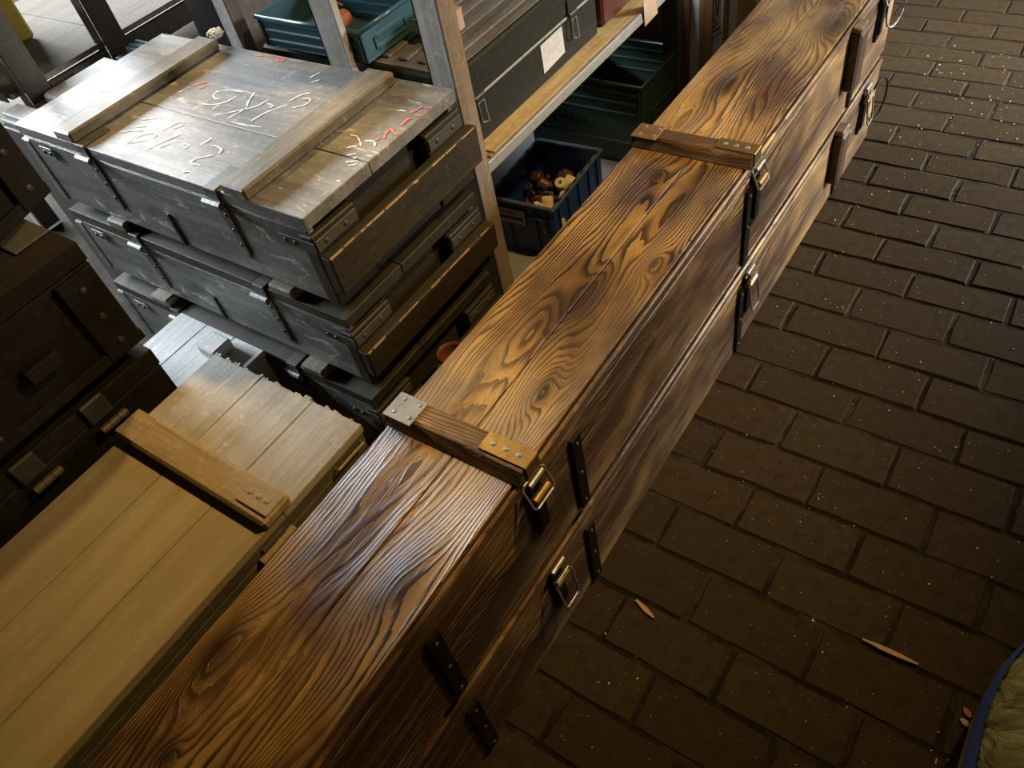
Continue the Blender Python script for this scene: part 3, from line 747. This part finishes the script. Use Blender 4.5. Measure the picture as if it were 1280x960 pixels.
bm = bmesh.new(); add_box(bm, (-.79, .075, .505), (-.002, 1.125, .53), .002); build('shelf_board', bm, M_shelfwood, rk)
bm = bmesh.new(); add_box(bm, (-.0015, .071, .499), (.0015 + .012, 1.125, .5305), .002); build('shelf_edge', bm, M_edge, rk)
bm = bmesh.new(); add_tube(bm, [(-.03, .10, .5335), (.008, .10, .5335), (.008, .12, .5335), (-.03, .12, .5335)], .0022); build('wire_clip', bm, M_rustplate, rk)
bm = bmesh.new(); add_box(bm, (-.79, .075, 1.55), (-.002, 1.125, 1.575), .002); build('shelf_board', bm, M_shelfwood, rk)

# olive steel trunk on the shelf
tx1, ty0, ty1, tz0, tz1 = -1.205, 1.285, 1.96, .5315, .742
t = thing('olive_steel_trunk', (tx1, ty0, tz0), 'olive drab steel trunk with paper label on the plywood shelf', 'trunk')
Wt, Dt, Ht = .66, ty1 - ty0, tz1 - tz0
bm = bmesh.new(); add_box(bm, (-Wt, 0, 0), (0, Dt, Ht * .56), .004); build('body', bm, M_olive, t)
bm = bmesh.new(); add_box(bm, (-Wt - .004, -.004, Ht * .56 + .002), (.004, Dt + .004, Ht), .006); ld = build('lid', bm, M_olive, t)
bm = bmesh.new(); add_box(bm, (-Wt + .012, .010, Ht - .0005), (-.01, Dt - .01, Ht + .0022), .002); build('lid_panel', bm, M_olivelid, ld)
for i, xx in enumerate((-.055, -.115, -.175, -.235, -.295, -.36)):
    bm = bmesh.new(); add_box(bm, (xx - .014, .035, Ht + .002), (xx + .014, Dt - .03, Ht + .0085), .004); build('lid_rib', bm, M_olivelid, ld)
bm = bmesh.new(); add_box(bm, (.0045, -.004, Ht * .56 + .002), (.0075, Dt + .004, Ht * .56 + .009), .001); build('lid_bead', bm, M_edge, ld)
for yy in (.075, .53):
    bm = bmesh.new(); add_box(bm, (.004, yy - .018, Ht * .56 + .004), (.010, yy + .018, Ht * .56 + .05), .002)
    lc = build('latch', bm, M_olive, t)
    bm = bmesh.new(); add_tube(bm, [(.014, yy - .012, Ht * .56 - .005), (.018, yy - .012, Ht * .56 - .055), (.018, yy + .012, Ht * .56 - .062), (.014, yy + .012, Ht * .56 - .005)], .003, closed=True)
    build('bail', bm, M_hinge, lc)
    bm = bmesh.new(); add_cyl(bm, (.012, yy - .02, Ht * .56 + .01), (.012, yy + .02, Ht * .56 + .01), .006, 10); build('pin', bm, M_darkmetal, lc)
bm = bmesh.new()
lv = [(.0012, 1.658 - ty0, .640 - tz0), (.0012, 1.77 - ty0, .642 - tz0), (.0012, 1.772 - ty0, .567 - tz0), (.0012, 1.66 - ty0, .560 - tz0)]
A = [bm.verts.new(v) for v in lv]; B = [bm.verts.new((v[0] + .0008, v[1], v[2])) for v in lv]
bm.faces.new(A[::-1]); bm.faces.new(B)
for k in range(4): bm.faces.new((A[k], A[(k + 1) % 4], B[(k + 1) % 4], B[k]))
lb = build('paper_label', bm, M_white, t, label='white paper label with faint lines of writing')
bm = bmesh.new(); rq = random.Random(5)
for k in range(7):
    z = .634 - tz0 - k * .009; y = 1.668 - ty0
    while y < 1.755 - ty0:
        l = rq.uniform(.004, .018)
        if rq.random() < .7: add_box(bm, (.0021, y, z - .0009), (.0023, y + l, z + .0009), 0)
        y += l + .004
build('print', bm, M_grey, lb)

def steel_bin(name, x0, x1, y0, y1, z0, z1, mat, label, ribs=4, text=None, window=True):
    """open stacking bin with rolled rim and pressed ribs"""
    r = thing(name, ((x0 + x1) / 2, (y0 + y1) / 2, z0), label, 'bin')
    hx, hy, h = (x1 - x0) / 2, (y1 - y0) / 2, z1 - z0
    t = .003
    bm = bmesh.new(); add_box(bm, (-hx, -hy, .004), (hx, hy, .008), .001); build('bottom', bm, mat, r)
    for nm, a, b_ in (('wall', (-hx, -hy, .008), (hx, -hy + t, h)), ('wall', (-hx, hy - t, .008), (hx, hy, h)),
                      ('wall', (-hx, -hy + t, .008), (-hx + t, hy - t, h)), ('wall', (hx - t, -hy + t, .008), (hx, hy - t, h))):
        bm = bmesh.new(); add_box(bm, a, b_, .0006)
        wx = b_[0] - a[0] > .05
        if wx:
            yy = a[1] - .002 if a[1] < 0 else b_[1] - t - .001
            n_ = ribs
            for k in range(n_):
                z = h * .28 + (h * .62) * k / max(1, n_ - 1)
                if text and .35 < (z / h) < .62: continue
                add_box(bm, (-hx + .02, yy - .002, z - .006), (hx - .02, yy + t + .003, z + .006), .003)
            add_box(bm, (-hx + .006, yy - .002, .012), (-hx + .016, yy + t + .003, h - .012), .002)
            add_box(bm, (hx - .016, yy - .002, .012), (hx - .006, yy + t + .003, h - .012), .002)
        else:
            xx = b_[0] if a[0] > 0 else a[0] - .004
            for z in (h * .30, h * .62):
                add_box(bm, (xx - .002, -hy * .55, z - .004), (xx + .006, hy * .55, z + .004), .002)
            add_box(bm, (xx - .002, -hy * .62, h * .28), (xx + .004, -hy * .55, h * .66), .001)
            add_box(bm, (xx - .002, hy * .55, h * .28), (xx + .004, hy * .62, h * .66), .001)
        build('wall', bm, mat, r)
    bm = bmesh.new()
    add_tube(bm, [(-hx, -hy, h), (hx, -hy, h), (hx, hy, h), (-hx, hy, h)], .0065, closed=True, seg=10)
    build('rim', bm, mat, r, smooth=True)
    return r
ub = steel_bin('steel_stacking_bin', -1.815, -1.440, 1.262, 1.462, .7525, .835, M_teal, 'teal enamelled steel bin standing on the olive trunk', 3)
lowbin = steel_bin('steel_stacking_bin', -1.60, -1.135, 2.085, 2.372, .0, .30, M_tealold, 'dull green steel bin on the floor under the plywood shelf', 6, text=True)
def text_on(name, s, size, loc, rot, mat, parent, ext=.0008):
    c = bpy.data.curves.new(name, 'FONT'); c.body = s; c.size = size; c.extrude = ext; c.align_x = 'CENTER'; c.align_y = 'CENTER'
    tmp = bpy.data.objects.new(name, c); COL.objects.link(tmp)
    dg = bpy.context.evaluated_depsgraph_get()
    me = bpy.data.meshes.new_from_object(tmp.evaluated_get(dg))
    bpy.data.objects.remove(tmp)
    me.materials.clear(); me.materials.append(mat)
    o = bpy.data.objects.new(name, me); COL.objects.link(o); o.parent = parent; o.location = loc; o.rotation_euler = rot
    return o
text_on('embossed_lettering', 'SCHÄFER', .048, (-.06, -.1455, .135), (math.pi / 2, 0, 0), M_tealold, lowbin, .0015)
text_on('embossed_lettering', 'VIER', .045, (.0, .1385, .150), (math.pi / 2, 0, 0), M_tealold, lowbin, .0015)

# things in and around the teal bin
th = thing('brown_tagged_part', (-1.615, 1.36, .7615), 'reddish brown metal part lying inside the teal bin', 'part')
bm = bmesh.new(); add_cyl(bm, (0, -.035, .032), (0, .03, .036), .03, 16, .022); build('body', bm, M_terra, th, smooth=False)
bm = bmesh.new(); add_tube(bm, [(-.02, -.01, .06), (-.018, .0, .078), (-.005, .01, .085), (.01, .02, .07)], .0035); build('wire', bm, M_brass, th)
cb = thing('cardboard_box', (-1.352, 1.44, .752), 'small tan cardboard box on the olive trunk lid', 'box')
bm = bmesh.new(); add_box(bm, (-.045, -.03, 0.0), (.04, .06, .05), .002); build('carton', bm, M_card, cb)
bm = bmesh.new(); add_box(bm, (-.046, -.031, .0505), (.041, .0145, .0525), .0005); build('flap', bm, M_card, cb)
bm = bmesh.new(); add_box(bm, (-.046, .0155, .0505), (.041, .061, .0525), .0005); build('flap', bm, M_card, cb)

# red box and tag on the shelf
rb = thing('red_metal_box', (-1.30, 2.08, .5315), 'dark red metal box on the far end of the plywood shelf', 'box')
bm = bmesh.new(); add_box(bm, (-.2, -.085, 0), (.095, .15, .15), .008); build('body', bm, M_red, rb)
bm = bmesh.new(); add_box(bm, (-.205, -.09, .152), (.10, .155, .17), .006); build('lid', bm, M_red, rb)
bm = bmesh.new(); add_tube(bm, [(.096, .0, .09), (.115, .0, .10), (.115, .08, .10), (.096, .08, .09)], .003); build('handle', bm, M_darkmetal, rb)
bm = bmesh.new()
tv = [(-1.128, 2.103, .572), (-1.120, 2.165, .560), (-1.126, 2.190, .497), (-1.134, 2.118, .486)]
A = [bm.verts.new(v) for v in tv]; B = [bm.verts.new((v[0] + .001, v[1] + .0003, v[2])) for v in tv]
bm.faces.new(A[::-1]); bm.faces.new(B)
for k in range(4): bm.faces.new((A[k], A[(k + 1) % 4], B[(k + 1) % 4], B[k]))
tag(build('paper_tag', bm, M_tag), 'pale paper tag hanging over the plywood shelf edge', 'tag')
dp = thing('dark_red_panel', (-1.42, 2.41, 0), 'dark reddish board standing behind the dull green bin', 'board')
bm = bmesh.new(); add_box(bm, (-.25, -.012, 0), (.24, .012, .49), .003); build('board', bm, M_red, dp)

# ------------------------------------------------------------------ blue plastic crate with fittings
bc = thing('blue_plastic_crate', (-1.282, 1.697, 0), 'blue plastic crate of electrical fittings on the floor beneath the shelf', 'crate', None, math.radians(3.5))
hx, hy, h = .123, .172, .20
bm = bmesh.new(); add_box(bm, (-hx + .012, -hy + .012, .0), (hx - .012, hy - .012, .012), .004); build('bottom', bm, M_blue, bc)
for a, b_ in (((-hx + .008, -hy + .008, .012), (hx - .008, -hy + .012, h - .012)), ((-hx + .008, hy - .012, .012), (hx - .008, hy - .008, h - .012)),
              ((-hx + .008, -hy + .012, .012), (-hx + .012, hy - .012, h - .012)), ((hx - .012, -hy + .012, .012), (hx - .008, hy - .012, h - .012))):
    bm = bmesh.new(); add_box(bm, a, b_, .001)
    if b_[0] - a[0] > .05:
        s = -1 if a[1] < 0 else 1; yo = s * (hy - .006)
        for xx in (-.09, -.05, .05, .09): add_box(bm, (xx - .003, yo - .004, .012), (xx + .003, yo + .004, h - .02), .001)
        add_box(bm, (-hx + .01, yo - .003, h - .05), (hx - .01, yo + .003, h - .045), .001)
    else:
        s = -1 if a[0] < 0 else 1; xo = s * (hx - .006)
        for yy in (-.13, -.07, .0, .07, .13): add_box(bm, (xo - .004, yy - .003, .012), (xo + .004, yy + .003, h - .02), .001)
    build('wall', bm, M_blue, bc)
bm = bmesh.new()
for a, b_ in (((-hx, -hy, h - .012), (hx, -hy + .014, h)), ((-hx, hy - .014, h - .012), (hx, hy, h)), ((-hx, -hy + .0145, h - .012), (-hx + .014, hy - .0145, h)), ((hx - .014, -hy + .0145, h - .012), (hx, hy - .0145, h))):
    add_box(bm, a, b_, .003)
rm = build('rim', bm, M_bluerim, bc)
bm = bmesh.new()
for k in range(6):
    yy = -hy + .04 + k * .052
    for s in (-1, 1): add_box(bm, (s * (hx - .007) - .003, yy, h + .0002), (s * (hx - .007) + .003, yy + .022, h + .0008), 0)
build('rim_slot', bm, M_black, rm)
bm = bmesh.new(); add_box(bm, (-.105, -hy + .0005, .115), (.015, -hy + .0015, .17), .0003); lbl = build('barcode_label', bm, M_white, bc, label='white label with a dark printed bar')
bm = bmesh.new()
add_box(bm, (-.088, -hy + .0000, .130), (.006, -hy + .0004, .142), 0)
for k in range(3): add_box(bm, (-.09, -hy + .0000, .150 + k * .005), (-.02 + k * .01, -hy + .0004, .1515 + k * .005), 0)
build('print', bm, M_ink, lbl)
bm = bmesh.new(); add_tube(bm, [(.055, -hy - .001, .13), (.055, -hy - .001, .155), (.08, -hy - .001, .155), (.08, -hy - .001, .10)], .003); build('clip', bm, M_bluerim, bc)

def spool_meshes():
    out = []
    # ribbed porcelain spool with a hole
    def ring_solid(prof, seg=14):
        bm = bmesh.new(); rings = []
        for (r, z) in prof: rings.append([bm.verts.new((r * math.cos(2 * math.pi * k / seg), r * math.sin(2 * math.pi * k / seg), z)) for k in range(seg)])
        n = len(rings)
        for i in range(n):
            A, B = rings[i], rings[(i + 1) % n]
            for k in range(seg): bm.faces.new((A[k], A[(k + 1) % seg], B[(k + 1) % seg], B[k]))
        bmesh.ops.recalc_face_normals(bm, faces=bm.faces[:]); return bm
    spool = [(.007, 0), (.019, 0), (.0205, .003), (.020, .031), (.018, .036), (.007, .036), (.0065, .018)]
    nut = [(.007, 0), (.013, 0), (.013, .010), (.007, .010)]
    tube = [(.004, 0), (.007, 0), (.007, .04), (.004, .04)]
    for nm, prof in (('spool', spool), ('fitting_ring', nut), ('sleeve', tube)):
        me = bpy.data.meshes.new(nm); bm = ring_solid(prof); bm.to_mesh(me); bm.free(); out.append(me)
    return out
SP = spool_meshes()
kinds = [('porcelain_spool', SP[0], M_cream, 'cream porcelain spool among the fittings in the blue crate', 'spool', 'cream porcelain spools in the blue crate'),
         ('brown_fitting', SP[1], M_brownpart, 'brown ring fitting among the parts in the blue crate', 'fitting', 'brown ring fittings in the blue crate'),
         ('metal_sleeve', SP[2], M_greypart, 'grey metal sleeve among the parts in the blue crate', 'fitting', 'grey metal sleeves in the blue crate'),
         ('brown_spool', SP[0], M_brownpart, 'brown spool among the parts in the blue crate', 'spool', 'brown spools in the blue crate')]
meshes = {}
for nm, me, mt, lab, cat, grp in kinds:
    m2 = me.copy(); m2.materials.append(mt); meshes[nm] = m2
rq = random.Random(21)
spots = []
cr, sr = math.cos(math.radians(3.5)), math.sin(math.radians(3.5))
def place(kind, lx, ly, z, rx, rz):
    nm, _, mt, lab, cat, grp = kinds[kind]
    o = bpy.data.objects.new(nm, meshes[nm]); COL.objects.link(o)
    o.location = (-1.282 + lx * cr - ly * sr, 1.697 + lx * sr + ly * cr, z)
    o.rotation_euler = (rx, 0, rz); tag(o, lab, cat, grp)
# bed of dark small parts filling the lower half
bm = bmesh.new()
for k in range(330):
    x, y = rq.uniform(-.095, .095), rq.uniform(-.145, .145); z = rq.uniform(.015, .086)
    d = Vector((rq.uniform(-1, 1), rq.uniform(-1, 1), rq.uniform(-.4, .4))).normalized() * rq.uniform(.008, .016)
    add_cyl(bm, Vector((x, y, z)) - d, Vector((x, y, z)) + d, rq.uniform(.005, .009), 7)
sf = build('small_parts', bm, M_brownpart); sf.location = (-1.282, 1.697, 0); sf.rotation_euler = (0, 0, math.radians(3.5))
tag(sf, 'loose heap of small dark fittings filling the bottom of the blue crate', 'fittings', kind='stuff')
grid = [(.02, .06, 0), (.055, .085, 0), (.075, .055, 0), (.04, .02, 0), (.075, .015, 0), (.085, .095, 0), (.03, -.06, 0), (.06, -.095, 0), (.0, -.1, 0), (.085, -.04, 0),
        (-.01, .09, 3), (.02, .12, 3), (-.03, .05, 3), (-.06, .0, 1), (-.05, -.06, 1), (-.08, -.1, 1), (-.02, .01, 2), (.01, -.02, 2), (.05, -.02, 2), (-.04, -.11, 2), (.03, -.12, 2),
        (-.07, .08, 3), (-.09, .03, 1), (.0, .045, 2), (.06, .12, 3), (.09, -.10, 0), (.055, -.06, 2), (-.02, -.05, 1)]
for (lx, ly, kd) in grid:
    place(kd, lx, ly, .100 + rq.uniform(-.004, .012), rq.uniform(.3, 1.7), rq.uniform(0, 6.28))

# terracotta pot in the gap
bm = bmesh.new(); seg = 20; prof = [(.02, 0), (.025, .004), (.034, .055), (.037, .057), (.037, .068), (.033, .070), (.030, .057), (.022, .01), (.0, .008)]
rings = []
for (r_, z_) in prof: rings.append([bm.verts.new((max(r_, .0005) * math.cos(2 * math.pi * k / seg), max(r_, .0005) * math.sin(2 * math.pi * k / seg), z_)) for k in range(seg)])
for i in range(len(rings) - 1):
    for k in range(seg): bm.faces.new((rings[i][k], rings[i][(k + 1) % seg], rings[i + 1][(k + 1) % seg], rings[i + 1][k]))
bm.faces.new(rings[0][::-1])
po = build('terracotta_pot', bm, plain('dark_terracotta', (0.13, 0.035, 0.012), 0.6, 0.3, 14), smooth=True); po.location = (-1.018, 0.865, 0.2205)
tag(po, 'orange terracotta pot in the gap beside the stacked crates', 'pot')
bm = bmesh.new(); add_box(bm, (-1.062, .82, 0), (-.965, .91, .22), .004)
st = build('wooden_plinth', bm, M_dark); tag(st, 'dark wooden block under the terracotta pot', 'block')

# ------------------------------------------------------------------ boards standing beyond the rack
xsb = [(-1.148, -1.119, M_brownb, 'narrow brown timber board at the left of the leaning boards', 0),
       (-1.1175, -1.087, M_whiteb, 'white painted board between the brown and the wide ochre timber', 6),
       (-1.0855, -1.037, M_ochreb, 'wide ochre timber board left of the stencilled white board', 0),
       (-1.0355, -1.003, M_whiteb, 'white painted board with black stencilled arrow and figure', 14),
       (-1.0015, -0.984, M_brownb, 'brown timber board right of the stencilled white board', -3),
       (-0.9825, -0.958, M_whiteb, 'slim white board beside the rightmost ochre timber', 8),
       (-0.9565, -0.897, M_ochreb, 'rightmost ochre timber board next to the long chests', 0),
       (-0.8955, -0.872, M_whiteb, 'last white strip of board before the long chests', 10)]
yb0 = [2.401, 2.401, 2.400, 2.402, 2.399, 2.401, 2.400, 2.401]
for (xa, xb, mt, lab, _), yy in zip(xsb, yb0):
    r = thing('leaning_board', ((xa + xb) / 2, yy + .012, 0), lab, 'board')
    bm = bmesh.new(); hw = (xb - xa) / 2
    add_box(bm, (-hw, -.008 if mt is not M_whiteb else -.004, 0.0), (hw, .008 if mt is not M_whiteb else .004, 1.15), .002)
    build('board', bm, mt, r)
    if 'stencilled' in lab and 'arrow' in lab:
        bm = bmesh.new()
        def bar(a, b_, wd):
            a = Vector(a); b_ = Vector(b_); t = (b_ - a).normalized(); n = Vector((-t.y, t.x)) * wd
            q = [(a + n), (a - n), (b_ - n), (b_ + n)]
            V = [bm.verts.new((p_.x, -.0048, p_.y)) for p_ in q]; bm.faces.new(V)
        bar((-.016, .490), (-.004, .40), .0016); bar((.006, .490), (-.004, .40), .0016)
        bar((-.026, .338), (.010, .364), .0022); bar((-.026, .316), (.016, .348), .0013)
        pts = [(-.02, .362), (-.010, .360), (-.006, .370), (-.010, .382), (-.018, .383), (-.015, .392)]
        for i in range(len(pts) - 1): bar(pts[i], pts[i + 1], .0018)
        build('stencil', bm, M_ink, r, label='black stencilled marks')

# ------------------------------------------------------------------ second rack, far left
r2 = thing('brown_shelf_rack', (-2.5, 0.9, 0), 'dark brown shelf rack with light boards at the far left', 'rack')
def L_post2(x, y, w, fm=None):
    bm = bmesh.new(); add_box(bm, (x - .004, y, .001), (x, y + w, 2.2), .001)
    o = build('post', bm, M_rackdark, r2)
    bm = bmesh.new(); add_box(bm, (x - .05, y - .004, .001), (x - .0045, y, 2.2), .001); build('flange', bm, fm or M_post, o)  # pale default flange paints cold daylight onto the dark post's side
L_post2(0, -.017, .075); L_post2(0, .275, .075, M_rackdark); L_post2(-.7, -.017, .07)
bm = bmesh.new(); add_box(bm, (-.03, .06, .64), (-.002, .272, .70), .003); build('beam', bm, M_rackdark, r2)
bm = bmesh.new(); add_box(bm, (-.03, .353, .64), (-.002, 1.2, .70), .003); build('beam', bm, M_rackdark, r2)
for i in range(3):
    bm = bmesh.new(); add_box(bm, (-.75, -.05 + i * .40, .7005), (-.031, -.05 + i * .40 + .398, .716), .002); build('shelf_board', bm, M_shelflight, r2)
bm = bmesh.new(); add_box(bm, (-.75, -.056, .69), (-.06, -.0505, .718), .001); build('shelf_edge', bm, M_post, r2)
bm = bmesh.new(); add_box(bm, (-.75, -.02, .50), (-.035, 1.2, .52), .002); build('shelf_board', bm, M_shelflight, r2)
bm = bmesh.new(); add_box(bm, (-2.46, .755, 0), (-2.19, 1.15, .689), .004)
tag(build('dark_box', bm, M_rackdark), 'tall dark brown box between the chalked crate and the brown rack', 'box')
bm = bmesh.new(); add_box(bm, (-2.405, .885, .6905), (-2.315, 1.112, .722), .007, .002)
tag(build('white_plank', bm, M_pale), 'bright pale plank just behind the left end of the chalked crate', 'plank')
for i, (a, b_) in enumerate((((-2.455, .765, .6905), (-2.30, .82, .706)), ((-2.44, .772, .7065), (-2.31, .83, .722)))):
    bm = bmesh.new(); add_box(bm, a, b_, .004, .002); q = build('pale_offcut', bm, M_pale)
    tag(q, ('lower' if i == 0 else 'upper') + ' pale wooden offcut beside the rack post at the left edge', 'offcut')
yx = thing('yellow_box', (-2.86, 0.96, .7175), 'yellow plastic box on the light shelf at top left', 'box')
bm = bmesh.new(); add_box(bm, (-.28, -.25, 0), (0.03, .175, .22), .01); build('body', bm, M_yellow, yx)
bm = bmesh.new(); add_box(bm, (-.285, -.255, .221), (0.035, .18, .24), .006); build('lid', bm, M_yellow, yx)
bm = bmesh.new(); add_box(bm, (.031, -.12, .12), (.036, .06, .15), .002); build('grip', bm, M_rackdark, yx)
bm = bmesh.new()
for k in range(4): add_box(bm, (-.05, .012 * k, .0 + .004 * (k % 2)), (.03, .012 * k + .0115, .03 + .004 * (k % 2)), .003)
q = build('folded_cloth', bm, M_cloth); q.location = (-2.34, 1.175, .6905)
tag(q, 'small pale blue striped cloth beyond the chalked crate lid', 'cloth')
bm = bmesh.new(); add_box(bm, (-2.45, 1.155, .0), (-2.20, 1.26, .69), .004); tag(build('dark_stand', bm, M_rackdark), 'dark narrow box under the pale blue cloth', 'box')
bp = thing('brown_cabinet', (-2.05, 1.42, 0), 'dark brown scratched cabinet between the two racks', 'cabinet')
bm = bmesh.new(); add_box(bm, (-.22, -.06, 0), (.02, .35, 1.3), .004); build('carcass', bm, M_rackdark, bp)
bm = bmesh.new(); add_box(bm, (-.215, -.066, .05), (.015, -.0605, 1.25), .002); dr = build('door', bm, M_dark, bp)
bm = bmesh.new(); add_cyl(bm, (-.02, -.067, .9), (-.02, -.085, .9), .012, 12); build('knob', bm, M_hinge, dr)
# crumpled film
bm = bmesh.new(); bmesh.ops.create_icosphere(bm, subdivisions=3, radius=.022)
rq = random.Random(4)
for v in bm.verts: v.co *= rq.uniform(.72, 1.15); v.co.z *= .6
q = build('crumpled_film', bm, M_bag); q.location = (-1.915, 1.192, .812)
tag(q, 'crumpled clear plastic film at the back corner of the chalked crate', 'plastic')

# ------------------------------------------------------------------ bag in the lower right corner
bg = thing('olive_sack', (0.442, 0.60, 0), 'olive sack with bright blue edging in the lower right corner', 'sack')
def bag_mat():
    T = NT('wrinkled_olive_film'); o = T.obj()
    n = T.noise(T.mapping(o, (10, 26, 10)), 1.0, 3, 0.6, 0.8)
    c = T.mix(T.smooth(n, .35, .65), (0.36, 0.37, 0.19), (0.17, 0.17, 0.085))
    return T.set(c, 0.3, 0, 0.5, n, 0.9, 0.02)
M_sack = bag_mat(); M_bagblue = plain('bright_blue_edging', (0.05, 0.13, 0.52), 0.45, 0.3, 20)
bm = bmesh.new()
# left silhouette polyline (world x,y at z ~.3) then bulging to the right
nu, nv = 26, 16
def sackpt(u, v):
    # u around (angle), v height 0..1
    a = 2 * math.pi * u
    cx, cy = 0.0, 0.0
    rx = .225 * (1 + .05 * math.sin(3 * a + 1)); ry = .36 * (1 + .04 * math.sin(4 * a))
    prof = math.sin(math.pi * min(1, .25 + .75 * v)) ** .5 if v > .33 else 1.0 - .12 * (1 - v / .33) ** 2
    prof = (1 - max(0, (v - .45) / .55) ** 2.2) ** .5 * (.9 + .1 * min(1, v * 4))
    z = .34 * v + .015 * math.sin(5 * a + 4 * v) * v
    return Vector((cx + rx * prof * math.cos(a), cy + ry * prof * math.sin(a), z))
G = [[bm.verts.new(sackpt(i / nu, j / nv * .97)) for i in range(nu)] for j in range(nv + 1)]
for j in range(nv):
    for i in range(nu): bm.faces.new((G[j][i], G[j][(i + 1) % nu], G[j + 1][(i + 1) % nu], G[j + 1][i]))
bm.faces.new(G[0][::-1]); bm.faces.new(G[nv])
build('body', bm, M_sack, bg, smooth=True)
bm = bmesh.new(); prev = None
for i in range(33):
    u = .28 + .44 * i / 32
    A_ = sackpt(u, .42) ; B_ = sackpt(u, .60)
    n = Vector((A_.x, A_.y, 0)).normalized() * .004
    q = [bm.verts.new(A_ + n), bm.verts.new(A_.lerp(B_, .5) + n * 1.6), bm.verts.new(B_ + n)]
    if prev:
        bm.faces.new((prev[0], q[0], q[1], prev[1])); bm.faces.new((prev[1], q[1], q[2], prev[2]))
    prev = q
build('edging', bm, M_bagblue, bg, smooth=True)

# ------------------------------------------------------------------ litter on the bricks
def sliver(name, x0, y0, x1, y1, w_, mat, label, cat):
    bm = bmesh.new(); a = Vector((x0, y0, .004)); b_ = Vector((x1, y1, .005)); t = (b_ - a); n = Vector((-t.y, t.x, 0)).normalized()
    top = []; bot = []
    for i in range(7):
        f = i / 6; c = a.lerp(b_, f); wd = w_ * math.sin(math.pi * min(max(f, .06), .95)) ** .6 * random.uniform(.8, 1.1)
        top += [(c + n * wd * .5 + Vector((0, 0, .003))), (c - n * wd * .5 + Vector((0, 0, .002)))]
        bot += [(c + n * wd * .5 - Vector((0, 0, .002))), (c - n * wd * .5 - Vector((0, 0, .002)))]
    T_ = [bm.verts.new(v) for v in top]; B_ = [bm.verts.new(v) for v in bot]
    for i in range(6):
        bm.faces.new((T_[2 * i], T_[2 * i + 1], T_[2 * i + 3], T_[2 * i + 2])); bm.faces.new((B_[2 * i], B_[2 * i + 2], B_[2 * i + 3], B_[2 * i + 1]))
        bm.faces.new((T_[2 * i], T_[2 * i + 2], B_[2 * i + 2], B_[2 * i])); bm.faces.new((T_[2 * i + 1], B_[2 * i + 1], B_[2 * i + 3], T_[2 * i + 3]))
    bm.faces.new((T_[0], B_[0], B_[1], T_[1])); bm.faces.new((T_[-2], T_[-1], B_[-1], B_[-2]))
    return tag(build(name, bm, mat), label, cat)
sliver('wood_splinter', .026, .774, .131, .775, .010, M_splinter, 'long pale wood splinter lying on the bricks at lower right', 'splinter')
sliver('wood_splinter', -.405, .628, -.352, .610, .012, M_splinter, 'short wood splinter in a joint near the lower chest', 'splinter')
sliver('wood_chip', .222, .735, .236, .722, .012, M_terra, 'small orange chip beside the olive sack', 'chip')
sliver('wood_chip', .222, .712, .240, .704, .012, M_splinter, 'small tan chip touching the olive sack', 'chip')
bm = bmesh.new(); rq = random.Random(11)
for k in range(520):
    y = rq.uniform(.2, 3.2); x = rq.uniform(-.48, .45 - .2 * (y - .5))
    s = rq.choice((.0006, .0008, .001, .0016)) * (1 + .15 * y)
    M_ = Matrix.Translation((x, y, .001 + s * .3)) @ Matrix.Rotation(rq.uniform(0, 3), 4, 'Z') @ Matrix.Diagonal((rq.uniform(.8, 2.2), rq.uniform(.6, 1.2), .6, 1))
    bmesh.ops.create_icosphere(bm, subdivisions=1, radius=s, matrix=M_)
tag(build('floor_grit', bm, plain('pale_grit', (0.50, 0.40, 0.27), .7, .4, 90)), 'pale specks of grit and crumbs scattered over the bricks', 'grit', kind='stuff')
